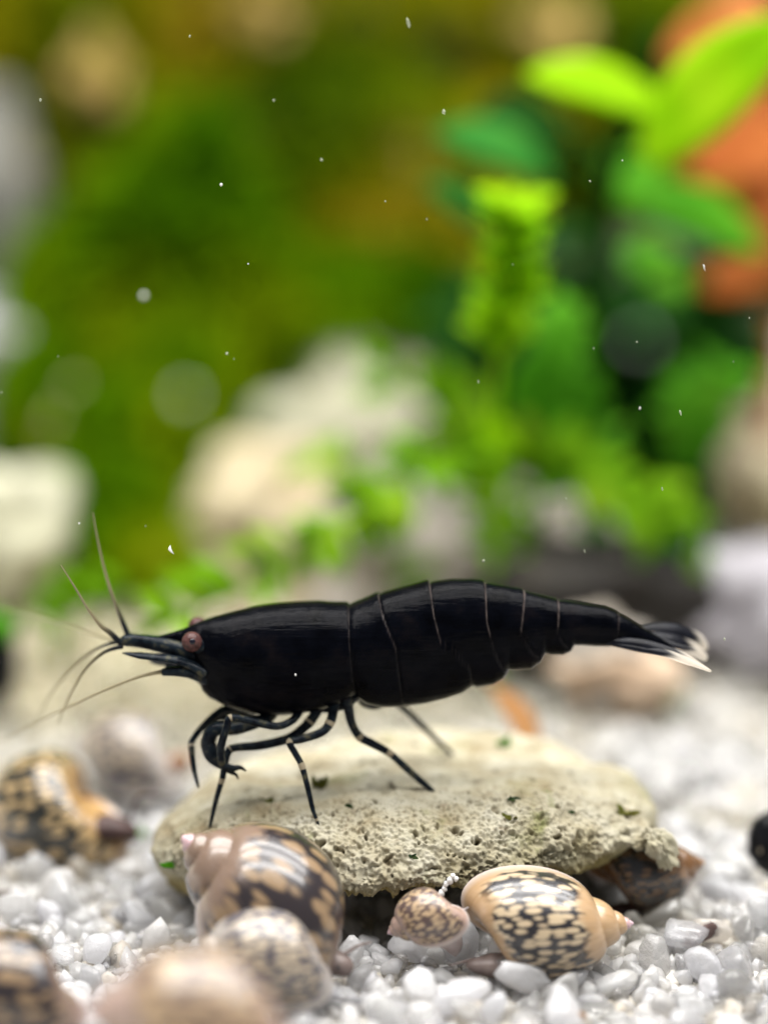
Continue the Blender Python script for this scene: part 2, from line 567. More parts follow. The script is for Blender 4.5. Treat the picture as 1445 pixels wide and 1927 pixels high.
def moss_clump(blobs, n_per, mat, label, name='moss_clump', L=(1.6, 3.2), seed=1):
    r = np.random.default_rng(seed)
    cs, axs = [], []
    for (px, py, rx, ry, Y, dep) in blobs:
        cs.append(PY(px, py, Y)); axs.append(np.array([mm(rx, Y), dep, mm(ry, Y)]))
    cs = np.array(cs)
    base = np.array([cs[:, 0].mean(), cs[:, 1].mean(), float(ground(cs[:, 0].mean(), cs[:, 1].mean()))])
    root = thing(name, label, 'moss', base)
    # woody core carrying the moss
    CV, CF, off = [], [], 0
    V, F = ICO[3]
    for k, (c, ax) in enumerate(zip(cs, axs)):
        n = fbm(V * 1.7 + k * 5.1 + seed, 3, seed + k)
        CV.append(V * ax * 0.86 * (1 + 0.16 * n)[:, None] + c - base); CF.append(F + off); off += len(V)
    lo = cs[np.argmin(cs[:, 2])]
    foot = np.array([lo[0], lo[1] + 2, float(ground(lo[0], lo[1] + 2)) - 1])
    p = catmull([foot, (foot + lo) / 2 + np.array([1, 0, 0]), lo], 6)
    tv, tf = tube(p - base, np.linspace(2.6, 1.8, len(p)), 10)
    link('driftwood', mesh_quads('driftwood', np.concatenate(CV), np.concatenate(CF)), M['wood'], root)
    link('stem', mesh_from('stem', tv, tf), M['wood'], root)
    # moss leaflets
    LV, LF, off = [], [], 0
    for k, (c, ax) in enumerate(zip(cs, axs)):
        n = n_per
        d = r.normal(size=(n, 3)); d[:, 1] -= 0.5
        d /= np.linalg.norm(d, axis=1)[:, None]
        rr = r.uniform(0.8, 1.06, n) * (1 + 0.20 * fbm(d * 2.2 + k * 3, 2, seed + k))
        P = c + d * ax * rr[:, None]
        up = d + r.normal(size=(n, 3)) * 0.6; up /= np.linalg.norm(up, axis=1)[:, None]
        side = np.cross(up, r.normal(size=(n, 3))); side /= np.linalg.norm(side, axis=1)[:, None]
        l = r.uniform(L[0], L[1], n)[:, None]; w = l * 0.22
        bend = np.cross(up, side) * l * 0.25
        q = np.stack([P - side * w * 0.3, P + up * l * 0.5 - side * w + bend, P + up * l + bend * 0.2, P + up * l * 0.5 + side * w + bend], 1)
        LV.append(q.reshape(-1, 3) - base)
        LF.append(np.arange(n * 4).reshape(-1, 4) + off); off += n * 4
    o = link('moss', mesh_quads('moss', np.concatenate(LV), np.concatenate(LF)), M[mat], root)
    tag(o, kind='stuff')
    return root
moss_clump([(420, 90, 520, 200, 112, 8), (860, 80, 420, 200, 118, 8), (520, 330, 400, 190, 102, 8), (720, 440, 230, 130, 98, 6), (120, 60, 220, 160, 108, 7), (1250, 250, 200, 260, 120, 6)],
           4200, 'moss', 'olive and ochre moss hanging over the back of the tank', seed=3)
moss_clump([(330, 520, 170, 260, 82, 6), (300, 770, 150, 130, 74, 5), (560, 600, 230, 80, 82, 5), (245, 890, 115, 140, 60, 3.5), (210, 1010, 100, 110, 54, 3), (80, 800, 48, 120, 68, 3), (430, 740, 150, 100, 80, 4), (700, 560, 190, 60, 86, 3), (120, 640, 90, 200, 78, 4), (560, 660, 170, 70, 82, 3), (240, 1080, 70, 70, 50, 2.5)],
           3000, 'moss_green', 'bright green moss drooping on driftwood over cream stones', seed=5)

# ------------------------------------------------------------------ leafy plants
def leaf_mesh(P0, P1, w, face, curl=0.15, fold=0.18, n=9):
    P0 = np.asarray(P0, float); P1 = np.asarray(P1, float)
    ax = P1 - P0; L = np.linalg.norm(ax); ax /= L
    face = np.asarray(face, float); side = np.cross(ax, face); side /= np.linalg.norm(side) + 1e-9
    nor = np.cross(side, ax)
    V, F = [], []
    for layer, th in ((0, 0.03), (1, -0.03)):
        for i in range(n + 1):
            t = i / n
            ww = w * 0.5 * (math.sin(math.pi * min(1, t * 0.96 + 0.04)) ** 0.7)
            c = P0 + ax * L * t + nor * L * curl * math.sin(math.pi * t)
            for s in (-1, -0.5, 0, 0.5, 1):
                V.append(c + side * ww * s + nor * (abs(s) * ww * fold + th * L * 0.3))
    m5 = (n + 1) * 5
    for i in range(n):
        for k in range(4):
            a = i * 5 + k
            F.append((a, a + 1, a + 6, a + 5))
            F.append((m5 + a, m5 + a + 5, m5 + a + 6, m5 + a + 1))
        a = i * 5
        F.append((a, a + 5, m5 + a + 5, m5 + a))
        F.append((a + 4, m5 + a + 4, m5 + a + 9, a + 9))
    return np.array(V), F
def add_leaf(root, mat, p0, p1, w, face=(0, -0.6, 1), curl=0.15, name='leaf'):
    V, F = leaf_mesh(p0, p1, w, face, curl)
    return link(name, mesh_from(name, V - org(root), F), M[mat], root)
def stem_of(root, pts, r0, r1, mat='leaf_green', name='stem'):
    p = catmull(pts, 6)
    V, F = tube(p - org(root), np.linspace(r0, r1, len(p)), 8)
    return link(name, mesh_from(name, V, F), M[mat], root)

def gpt(px, Y):
    x = PY(px, 1000, Y)[0]
    return np.array([x, Y, float(ground(x, Y)) - 0.6])

# broad-leaved plant: every leaf that shows is a leaf of its own
b0 = gpt(1120, 40)
plant = thing('broadleaf_plant', 'broad leaved aquarium plant with lime and deep green leaves', 'plant', b0)
Yp = 36
st = [b0, PY(1110, 800, 41), PY(1120, 560, 42), PY(1150, 330, 40), PY(1230, 60, 38)]
stem_of(plant, st, 0.7, 0.4, 'leaf_dark')
LV = [
    ('leaf_lime', (1250, 205), (985, 140), 34, 110), ('leaf_lime', (1215, 300), (1500, 30), 30, 165), ('leaf_lime', (1205, 250), (1330, 210), 33, 120),
    ('leaf_teal', (1040, 330), (815, 250), 40, 105), ('leaf_teal', (960, 450), (800, 345), 40, 90),
    ('leaf_green', (1130, 300), (1260, 380), 42, 110),
    ('leaf_green', (1430, 470), (1150, 375), 38, 120), ('leaf_lime', (1420, 460), (1250, 420), 39, 60),
    ('leaf_green', (985, 830), (1075, 600), 33, 120), ('leaf_green', (1270, 900), (1360, 700), 40, 110),
    ('leaf_lime', (1010, 860), (850, 790), 32, 60), ('leaf_green', (1130, 880), (1000, 930), 33, 70),
    ('leaf_green', (1290, 1160), (1210, 940), 36, 80), ('leaf_lime', (1270, 1230), (1330, 1010), 34, 55),
    ('leaf_green', (1180, 460), (1290, 560), 44, 90), ('leaf_green', (960, 870), (740, 900), 32, 60), ('leaf_dark', (1080, 260), (900, 210), 44, 120),
]
for mt, a_, b_, Y, w in LV:
    pa = PY(a_[0], a_[1], Y + 3); pb = PY(b_[0], b_[1], Y)
    add_leaf(plant, mt, pa, pb, mm(w, Y), (random.uniform(-.2, .2), -0.85, 0.75), random.uniform(0.05, 0.14))
    j = min(st, key=lambda q: np.linalg.norm(q - pa))
    stem_of(plant, [j, (j + pa) / 2 + np.array([0, 0.8, 0.4]), pa], 0.22, 0.16, 'leaf_dark', 'petiole')

# dark leafy thicket behind it
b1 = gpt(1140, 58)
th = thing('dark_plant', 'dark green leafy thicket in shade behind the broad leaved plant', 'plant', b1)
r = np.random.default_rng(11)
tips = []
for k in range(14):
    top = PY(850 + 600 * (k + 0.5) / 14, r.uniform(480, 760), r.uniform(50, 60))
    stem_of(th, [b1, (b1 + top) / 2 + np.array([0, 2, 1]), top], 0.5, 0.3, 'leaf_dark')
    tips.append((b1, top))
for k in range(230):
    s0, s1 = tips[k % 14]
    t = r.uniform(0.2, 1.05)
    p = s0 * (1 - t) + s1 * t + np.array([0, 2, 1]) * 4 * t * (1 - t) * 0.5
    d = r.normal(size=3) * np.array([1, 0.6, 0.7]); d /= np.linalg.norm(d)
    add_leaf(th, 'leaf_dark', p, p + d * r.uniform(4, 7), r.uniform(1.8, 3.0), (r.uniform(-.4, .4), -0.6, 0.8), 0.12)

# orange plant
b2 = gpt(1440, 62)
op = thing('orange_plant', 'plant with salmon orange leaves behind the lime leaf', 'plant', b2)
topo = PY(1470, 60, 58)
stem_of(op, [b2, PY(1470, 600, 62), PY(1480, 300, 60), topo], 0.6, 0.35, 'leaf_orange')
for a_, b_, Y, w in [((1470, 60), (1250, 110), 56, 130), ((1500, 250), (1290, 330), 54, 150), ((1490, 310), (1400, 440), 54, 130), ((1480, 480), (1320, 545), 54, 100), ((1500, 190), (1380, 260), 58, 130), ((1460, 20), (1330, 40), 57, 100)]:
    add_leaf(op, 'leaf_orange', PY(a_[0], a_[1], Y + 3), PY(b_[0], b_[1], Y), mm(w, Y), (0.1, -0.9, 0.6), 0.08)

# small-leaved creeping sprigs
def sprig(path, nleaf, ln, label, seed, mat='leaf_sprig', r0=0.28, start=0.12):
    r = np.random.default_rng(seed)
    base = np.array(path[0])
    root = thing('sprig', label, 'plant', base)
    stem_of(root, path, r0, 0.14, mat)
    p = catmull(path, 12)
    for k in range(nleaf):
        i = int((start + (1 - start) * (k + r.uniform(0, 1)) / nleaf) * (len(p) - 1))
        i = min(i, len(p) - 1)
        t = p[min(i + 1, len(p) - 1)] - p[max(i - 1, 0)]; t /= np.linalg.norm(t)
        d = r.normal(size=3); d -= t * d.dot(t); d /= np.linalg.norm(d)
        d = d + t * 0.55; d /= np.linalg.norm(d)
        l = ln * r.uniform(0.7, 1.2)
        add_leaf(root, mat, p[i], p[i] + d * l, l * 0.42, (r.uniform(-.5, .5), -0.6, 0.8), 0.1)
    return root
sprig([gpt(940, 34), PY(930, 1000, 33), PY(880, 850, 32), PY(760, 900, 29), PY(640, 1000, 26), PY(480, 1090, 23), PY(310, 1180, 20)], 66, 2.8,
      'bright green small leaved sprig arching down behind the shrimp head', 21)
sprig([gpt(980, 44), PY(960, 1000, 43), PY(900, 860, 42), PY(820, 770, 42), PY(720, 690, 42)], 24, 3.2, 'light green small leaved sprig rising in front of the cream boulder', 22)
sprig([gpt(1010, 36), PY(1010, 1000, 35), PY(1020, 870, 34), PY(1110, 880, 33), PY(1190, 940, 33), PY(1260, 1000, 33)], 34, 2.9, 'leafy green sprig bending over the brownish grey stone', 28)
sprig([gpt(930, 32), PY(925, 900, 31), PY(935, 700, 30), PY(955, 540, 29), PY(968, 390, 28)], 80, 2.5, 'upright feathery lime green sprig in front of the dark thicket', 29, 'leaf_lime', 0.28, 0.55)
sprig([gpt(1150, 40), PY(1130, 900, 39), PY(1060, 720, 37), PY(1050, 620, 36)], 34, 2.8, 'feathery deep green sprig beside the lime one', 30, 'leaf_green')
sprig([gpt(1330, 44), PY(1330, 900, 43), PY(1320, 780, 42), PY(1350, 710, 42)], 26, 3.0, 'feathery green sprig before the tan boulder', 31, 'leaf_green', 0.28, 0.4)
sprig([gpt(760, 36), PY(740, 1010, 35), PY(690, 930, 34), PY(620, 860, 34)], 26, 2.8, 'short green sprig beside the taupe stone', 23)
sprig([gpt(90, 36), PY(110, 1180, 36), PY(130, 1120, 36), PY(180, 1080, 36)], 16, 2.4, 'low green sprig by the round cream stone', 24)
sprig([gpt(1240, 27), PY(1240, 1345, 26.6), PY(1255, 1320, 26)], 9, 1.6, 'tiny green sprout in the white sand below the shrimp tail', 25)
sprig([gpt(1390, 38), PY(1390, 1260, 37.5), PY(1370, 1200, 37)], 18, 2.6, 'olive green sprout at the foot of the lilac white stone', 26, 'moss_green')
sprig([gpt(1040, 34), PY(1030, 1260, 33.5), PY(1010, 1215, 33)], 16, 2.2, 'olive green sprout beside the pinkish tan pebble', 27, 'moss_green')

# curled dry leaf leaning behind the flat stone
dl0 = gpt(985, 14); dl1 = PY(925, 1290, 17)
root = thing('dry_leaf', 'curled orange brown dry leaf behind the flat stone', 'leaf', dl0)
add_leaf(root, 'dry_leaf', PY(1010, 1395, 13) + np.array([0, 0, -1.2]), dl1, 1.6, (0.5, -0.8, 0.6), 0.12, 'blade')
stem_of(root, [dl1, dl1 + np.array([-0.5, 0.4, 0.7])], 0.12, 0.07, 'dry_leaf', 'stalk')

# ------------------------------------------------------------------ the flat stone
m, nt, b = nmat('limestone')
f = noise_node(nt, 420, 6, 0.62)
c = ramp(nt, f, [(0.28, (0.24, 0.185, 0.10)), (0.42, (0.36, 0.32, 0.22)), (0.58, (0.455, 0.425, 0.325)), (0.8, (0.56, 0.535, 0.45))])
f2 = noise_node(nt, 1500, 4, 0.6)
c = mixc(nt, ramp(nt, f2, [(0.60, (0, 0, 0)), (0.72, (0.8, 0.8, 0.8))]), c, (0.22, 0.17, 0.11))
alg = noise_node(nt, 300, 5, 0.65, dist=0.6)
c = mixc(nt, ramp(nt, alg, [(0.58, (0, 0, 0)), (0.70, (0.75, 0.75, 0.75))]), c, (0.15, 0.17, 0.04))
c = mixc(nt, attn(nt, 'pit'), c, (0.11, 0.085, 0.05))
c = mixc(nt, attn(nt, 'rim'), c, (0.34, 0.26, 0.08))  # orange-brown shading of the lower rim, put into the stone colour
silt = noise_node(nt, 170, 4, 0.6)
c = mixc(nt, ramp(nt, silt, [(0.52, (0, 0, 0)), (0.72, (0.5, 0.5, 0.5))]), c, (0.24, 0.22, 0.09))
nt.links.new(c, b.inputs['Base Color'])
b.inputs['Roughness'].default_value = 0.75
b.inputs['IOR'].default_value = 1.2
bump(nt, b, noise_node(nt, 2800, 5, 0.65), 0.75, 0.12)
M['stone'] = m
outline = [(-9.9, 0.2), (-8.9, -1.9), (-6.4, -2.8), (-3.6, -3.6), (-1.0, -4.9), (1.8, -4.9), (4.8, -4.3), (7.4, -3.4), (9.2, -2.3), (10.8, -0.8), (11.7, 1.6), (11.1, 4.6), (8.2, 6.9), (3, 7.9), (-2, 7.6), (-6.5, 6.2), (-9.5, 3.6)]
oc = catmull(outline, 60, True)
# denser sampling along the visible front
cen = np.array([0.8, 1.2])
wgt = np.where(oc[:, 1] < 1.0, 1.9, 0.8)
seg = np.linalg.norm(np.roll(oc, -1, 0) - oc, axis=1) * wgt
cum = np.concatenate([[0], np.cumsum(seg)])
NP, NT = 860, 230
s = np.linspace(0, cum[-1], NP, endpoint=False)
oc2 = np.concatenate([oc, oc[:1]])
OX = np.interp(s, cum, oc2[:, 0]); OY = np.interp(s, cum, oc2[:, 1])
O = np.stack([OX, OY], 1)
nt_top, nt_side = 150, 50
rows = []
def top_z(x, y):
    z = 5.25 - 0.0125 * (x - 2.5) ** 2
    z = z - 0.34 * np.clip(-1.6 - y, 0, 9) ** 1.25
    return z
def bot_z(x, y):
    return np.clip(2.0 - 0.03 * (y + 4.6) - 0.55 * np.clip(y + 0.5, 0, 9) - 0.03 * (x - 1) - 1.6 * sstep(-4.5, -8.5, x), -1.0, 3) + 0.35 * sstep(4, 10, x) * (y < 1)
for i in range(nt_top):
    t = (i / (nt_top - 1)) ** 0.72
    p = cen + (O - cen) * t
    z = top_z(p[:, 0], p[:, 1]) - 0.75 * t ** 14
    rows.append(np.concatenate([p, z[:, None]], 1))
zr = rows[-1][:, 2]; zb = bot_z(O[:, 0], O[:, 1]); zb = np.minimum(zb, zr - 0.9)
for i in range(1, nt_side + 1):
    t = i / nt_side
    inset = 0.05 * math.sin(math.pi * t) * -0.35 + 0.10 * t * t
    p = cen + (O - cen) * (1 - inset)
    rows.append(np.concatenate([p, (zr + (zb - zr) * t)[:, None]], 1))
nt_bot = NT - nt_top - nt_side
for i in range(1, nt_bot + 1):
    t = 1 - i / nt_bot
    p = cen + (O - cen) * (0.90 * t)
    z = np.minimum(bot_z(p[:, 0], p[:, 1]) + 0.2, 2.4)
    z = z * (1 - t ** 6) + zb * t ** 6
    rows.append(np.concatenate([p, z[:, None]], 1))
G = np.array(rows)                      # NT x NP x 3
V = G.reshape(-1, 3)
du = np.roll(G, -1, 1) - np.roll(G, 1, 1)
dv = np.gradient(G, axis=0)
nor = np.cross(du, dv).reshape(-1, 3)
nor /= np.linalg.norm(nor, axis=1)[:, None] + 1e-9
if nor[5 * NP, 2] < 0: nor = -nor
row = np.repeat(np.arange(NT), NP)
edge = np.exp(-((row - nt_top) / 26.0) ** 2)
frontness = sstep(0.5, -3.0, V[:, 1])
big = fbm(V * 0.32, 3, 40) * 0.32
med = fbm(V * 1.3, 4, 41) * (0.12 + 0.16 * edge * frontness)
warp = np.stack([vnoise(V * 1.7, 90 + k) for k in range(3)], 1) * 0.35 + np.stack([vnoise(V * 4.5, 95 + k) for k in range(3)], 1) * 0.12
w1, id1 = worley((V + warp) * 1.35, 50)
w2, id2 = worley((V + warp * 0.7) * 3.1, 60)
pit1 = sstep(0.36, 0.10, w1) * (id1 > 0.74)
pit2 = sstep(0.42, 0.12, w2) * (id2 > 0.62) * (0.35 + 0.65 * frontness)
crumb, idc = worley(V * 4.2, 66)
rough = np.abs(vnoise(V * 5.5, 70)) * 0.08 * (0.4 + frontness) - 0.09 * sstep(0.5, 0.1, crumb) * (idc > 0.35) * (0.25 + frontness) + 0.07 * vnoise(V * 9, 71) * (0.3 + frontness)
fade = sstep(0, 12, row.astype(float))
disp = (big + med) * fade - 0.30 * pit1 - 0.17 * pit2 - rough
# ragged lower rim
rag = np.exp(-((row - nt_top - nt_side * 0.75) / 20.0) ** 2) * frontness
disp = disp + rag * 0.34 * vnoise(V * 2.1, 81)
V = V + nor * disp[:, None]
ii, jj = np.meshgrid(np.arange(NT - 1), np.arange(NP), indexing='ij')
j2 = (jj + 1) % NP
Q = np.stack([ii * NP + jj, ii * NP + j2, (ii + 1) * NP + j2, (ii + 1) * NP + jj], -1).reshape(-1, 4)
sb = np.array([0.8, 1.2, 0.0])
stone = thing('flat_stone', 'flat pitted cream stone the black shrimp stands on', 'stone', sb)
me = mesh_quads('slab', V - sb, Q)
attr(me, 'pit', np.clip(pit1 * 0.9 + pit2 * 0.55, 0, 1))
attr(me, 'rim', 0.75 * np.exp(-((row - nt_top - nt_side * 0.85) / 16.0) ** 2))
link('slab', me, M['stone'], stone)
STONE_BVH = None
from mathutils.bvhtree import BVHTree
STONE_BVH = BVHTree.FromPolygons([tuple(v) for v in V.tolist()], [tuple(q) for q in Q.tolist()])
def on_stone(x, y):
    h = STONE_BVH.ray_cast(Vector((x, y, 30)), Vector((0, 0, -1)))
    return h[0][2] if h[0] is not None else 0.0
def stone_hit(px, py):
    d = ray(px, py)
    h = STONE_BVH.ray_cast(Vector(CAM), Vector(d).normalized())
    return None if h[0] is None else (np.array(h[0]), np.array(h[1]))

def lump(name, c, ax, mat, parent, seed, amp=0.25, level=4, freq=2.0, rot=None):
    V, F = ICO[level]
    n = fbm(V * freq + seed * 2.3, 4, seed)
    W = V * (1 + amp * n)[:, None] * np.asarray(ax)
    if rot is not None:
        W = W @ np.array(rot.to_matrix()).T
    o = org(parent) if parent is not None else np.zeros(3)
    me = mesh_quads(name, W + np.asarray(c) - o, F)
    z = np.zeros(len(W))
    return link(name, me, M[mat] if isinstance(mat, str) else mat, parent)
# knobbly broken corner at the right end
kc = PY(1247, 1598, -2.2)
lump('broken_corner', kc, (0.50, 0.55, 0.95), 'stone', stone, 5, 0.42, 5, 2.6, Quaternion((0, 1, 0), math.radians(-32)))
lump('broken_corner', PY(1195, 1572, -1.2), (0.9, 0.9, 0.5), 'stone', stone, 8, 0.4, 5, 2.4, Quaternion((0, 1, 0), math.radians(18)))

# ------------------------------------------------------------------ the shrimp
m, nt, b = nmat('black_shell')
f = noise_node(nt, 900, 4)
c = ramp(nt, f, [(0.3, (0.0008, 0.0009, 0.0015)), (0.55, (0.002, 0.0024, 0.0042)), (0.75, (0.006, 0.005, 0.006))])
c = mixc(nt, attn(nt, 'seam'), c, (0.30, 0.24, 0.22))
nt.links.new(c, b.inputs['Base Color'])
b.inputs['Roughness'].default_value = 0.17
b.inputs['IOR'].default_value = 1.12
tcs = nt.nodes.new('ShaderNodeTexCoord')
mps = nt.nodes.new('ShaderNodeMapping'); mps.inputs['Scale'].default_value = (0.07, 1.0, 1.0)
nt.links.new(tcs.outputs['Object'], mps.inputs['Vector'])
bump(nt, b, noise_node(nt, 4200, 4, 0.6, vec=mps.outputs[0]), 0.55, 0.07)
M['shell_black'] = m
m, nt, b = nmat('black_limb')
f = noise_node(nt, 2500, 3, 0.6)
c = ramp(nt, f, [(0.35, (0.003, 0.0045, 0.008)), (0.56, (0.012, 0.018, 0.024)), (0.70, (0.07, 0.065, 0.04))])
nt.links.new(c, b.inputs['Base Color'])
b.inputs['Roughness'].default_value = 0.2
b.inputs['IOR'].default_value = 1.18
M['limb'] = m
m, nt, b = nmat('pale_joint')
b.inputs['Base Color'].default_value = (0.40, 0.34, 0.24, 1)
b.inputs['Roughness'].default_value = 0.3
b.inputs['Transmission Weight'].default_value = 0.3
b.inputs['IOR'].default_value = 1.2
M['joint'] = m
def fin_mat(name):
    m, nt, b = nmat(name)
    f = noise_node(nt, 1500, 3)
    c = ramp(nt, f, [(0.3, (0.002, 0.002, 0.004)), (0.7, (0.008, 0.009, 0.014))])
    t = attn(nt, 'tip')
    c = mixc(nt, t, c, (0.75, 0.68, 0.58))
    nt.links.new(c, b.inputs['Base Color'])
    b.inputs['Roughness'].default_value = 0.3
    b.inputs['IOR'].default_value = 1.25
    tr = nt.nodes.new('ShaderNodeBsdfTransparent')
    mx = nt.nodes.new('ShaderNodeMixShader')
    nt.links.new(mathn(nt, 'MULTIPLY', t, 0.55), mx.inputs[0])
    nt.links.new(b.outputs[0], mx.inputs[1]); nt.links.new(tr.outputs[0], mx.inputs[2])
    nt.links.new(mx.outputs[0], nt.nodes['Material Output'].inputs['Surface'])
    return m
M['fin'] = fin_mat('tail_fin')
m, nt, b = nmat('antenna')
c = mixc(nt, attn(nt, 'tip'), (0.006, 0.008, 0.012), (0.26, 0.22, 0.13))
nt.links.new(c, b.inputs['Base Color'])
b.inputs['Roughness'].default_value = 0.35
b.inputs['IOR'].default_value = 1.25
M['antenna'] = m
m, nt, b = nmat('eye')
f = noise_node(nt, 5000, 3)
c = ramp(nt, f, [(0.35, (0.05, 0.022, 0.02)), (0.65, (0.115, 0.054, 0.05))])
nt.links.new(c, b.inputs['Base Color'])
b.inputs['Roughness'].default_value = 0.2
b.inputs['IOR'].default_value = 1.25
M['eye'] = m
m, nt, b = nmat('pupil')
b.inputs['Base Color'].default_value = (0.006, 0.005, 0.012, 1)
b.inputs['Roughness'].default_value = 0.2
M['pupil'] = m

SB = np.array([0.0, 0.0, on_stone(0.5, -1.0)])
shrimp = thing('shrimp', 'jet black shrimp with reddish eyes standing on the flat cream stone', 'shrimp', SB)

top = [(262, 1199), (275, 1198), (300, 1197), (322, 1191), (345, 1184), (370, 1173), (400, 1163), (440, 1153), (480, 1143), (520, 1138), (560, 1135), (600, 1134), (640, 1138), (656, 1140), (690, 1128), (720, 1117), (760, 1106), (800, 1098), (850, 1092), (890, 1093), (912, 1097), (950, 1104), (985, 1112), (1020, 1121), (1048, 1129), (1100, 1136), (1140, 1143), (1160, 1152), (1180, 1163), (1205, 1178), (1225, 1190), (1245, 1202), (1262, 1212)]
bot = [(262, 1203), (275, 1204), (300, 1206), (322, 1207), (336, 1210), (348, 1236), (362, 1262), (373, 1275), (380, 1296), (392, 1308), (430, 1325), (470, 1336), (510, 1340), (550, 1337), (600, 1329), (640, 1316), (660, 1302), (668, 1297), (676, 1309), (690, 1318), (720, 1324), (760, 1322), (800, 1317), (840, 1308), (870, 1298), (884, 1288), (890, 1285), (898, 1288), (930, 1283), (948, 1272), (958, 1256), (968, 1257), (1000, 1255), (1018, 1242), (1027, 1226), (1036, 1229), (1060, 1229), (1074, 1222), (1081, 1211), (1095, 1211), (1120, 1213), (1145, 1214), (1160, 1212), (1180, 1214), (1205, 1217), (1225, 1219), (1245, 1221), (1262, 1222)]
wid = [(262, 0.03), (300, 0.10), (336, 0.22), (350, 0.55), (380, 1.10), (430, 1.55), (500, 1.85), (580, 1.95), (650, 1.85), (700, 1.85), (800, 1.80), (890, 1.55), (960, 1.28), (1030, 1.05), (1080, 0.90), (1140, 0.72), (1180, 0.55), (1220, 0.38), (1262, 0.10)]
top = np.array(top, float); bot = np.array(bot, float); wid = np.array(wid, float)
PX = np.arange(262, 1262.1, 1.6)
tz = np.interp(PX, top[:, 0], top[:, 1]); bz = np.interp(PX, bot[:, 0], bot[:, 1]); ww = np.interp(PX, wid[:, 0], wid[:, 1])
def smooth(a, n):
    k = np.hanning(n + 2)[1:-1]; k /= k.sum()
    return np.convolve(np.pad(a, n // 2, mode='edge'), k, mode='valid')
tz = smooth(tz, 9); ww = smooth(ww, 31)
NA = 72
YC = 0.0
# seams of the shell plates: px at t=0 (back) .. t=1 (belly)
seams = [[(0, 656), (0.3, 658), (1, 668)], [(0, 712), (0.15, 722), (0.4, 744), (0.7, 752), (1, 760)], [(0, 808), (0.2, 815), (0.42, 828), (0.5, 850), (0.75, 884), (1, 890)],
         [(0, 912), (0.3, 914), (0.6, 930), (1, 958)], [(0, 986), (0.45, 978), (0.6, 990), (1, 1027)], [(0, 1050), (0.5, 1047), (0.7, 1058), (1, 1081)], [(0, 1163), (0.6, 1161), (1, 1160)]]
SW = [0.12, 0.22, 0.36, 0.50, 0.55, 0.50, 0.22]
V = []; seam = []
for i, px in enumerate(PX):
    pt = PY(px, tz[i], YC); pb = PY(px, bz[i], YC)
    zc_ = (pt[2] + pb[2]) / 2; hz = max((pt[2] - pb[2]) / 2, 0.02)
    w = min(ww[i], hz * 1.05 if px > 360 else 9)
    for k in range(NA):
        th_ = 2 * math.pi * k / NA
        cs_, sn_ = math.cos(th_), math.sin(th_)
        # rounded back, plates hanging straight below the widest line
        yy = math.copysign(abs(cs_) ** (0.92 if sn_ > 0 else 0.62), cs_)
        zz = math.copysign(abs(sn_) ** 0.96, sn_)
        t = (1 - zz) / 2
        sm = 0; dr = 0
        for si, q in enumerate(seams):
            xs = np.interp(t, [a_[0] for a_ in q], [a_[1] for a_ in q])
            d = px - xs
            line = math.exp(-(d / 1.2) ** 2) * (0.85 * SW[si] * (1 - t * 1.1) if t < 0.45 else 0.03)  # pale seam; its highlight fading below the back is put into the colour
            sm = max(sm, line * (0.35 + 0.65 * abs(math.sin(t * 23.0 + si * 1.9))))
            dr += -0.06 * math.exp(-abs(d) / 3.0) + (0.085 * math.exp(d / 22.0) if d < 0 else 0)
        seam.append(sm if px > 600 else 0)
        y_ = YC + w * yy * (1 + dr * 0.6); z_ = zc_ + hz * zz * (1 + dr * (0.6 if zz > 0 else 0.15))
        V.append((pt[0], y_, z_))
V = np.array(V); n = len(PX)
ii, jj = np.meshgrid(np.arange(n - 1), np.arange(NA), indexing='ij')
j2 = (jj + 1) % NA
Q = np.stack([ii * NA + jj, (ii + 1) * NA + jj, (ii + 1) * NA + j2, ii * NA + j2], -1).reshape(-1, 4).tolist()
Vl = V.tolist() + [V[:NA].mean(0).tolist(), V[-NA:].mean(0).tolist()]
c0, c1 = n * NA, n * NA + 1
for k in range(NA):
    Q.append((c0, k, (k + 1) % NA)); Q.append((c1, (n - 1) * NA + (k + 1) % NA, (n - 1) * NA + k))
me = mesh_from('body', np.array(Vl) - SB, Q)
attr(me, 'seam', np.array(seam + [0, 0]))
link('body', me, M['shell_black'], shrimp)

def limb(name, pts, radii, mat=None, joints=(), parent=None, sides=10, n=6, tip=None, squash=1.0):
    """pts: (px, py, Y); radii in px at the control points; joints: control indices with a pale ring"""
    P = np.array([PY(*p) for p in pts])
    path = catmull(P, n)
    rp = np.array([mm(r_ * (1.2 if name == 'leg' else 1.05), 0) for r_ in radii])
    idx = np.linspace(0, len(P) - 1, len(path))
    rad = np.interp(idx, np.arange(len(P)), rp)
    for j in joints:
        rad *= 1 + 0.12 * np.exp(-((idx - j) / 0.16) ** 2)
    par = parent or shrimp
    V, F = tube(path - org(shrimp), rad, sides, squash)
    me = mesh_from(name, V, F)
    mats = mat if isinstance(mat, list) else [M[mat or 'limb']]
    if joints:
        mats = mats + [M['joint']]
    o = link(name, me, mats, par)
    if joints:
        for pi, pl in enumerate(me.polygons):
            ring = pi // sides
            if ring < len(path) - 1 and any(abs(idx[ring] + 0.5 / n - j) < 0.14 for j in joints):
                pl.material_index = 1
    t = np.concatenate([np.repeat(np.linspace(0, 1, len(path)), sides), [0, 1]])
    attr(me, 'tip', tip(t) if tip else t * 0)
    return o

def foot_on(px, py):
    h = stone_hit(px, py)
    return (px, py, float(h[0][1])) if h is not None else (px, py, -1.5)

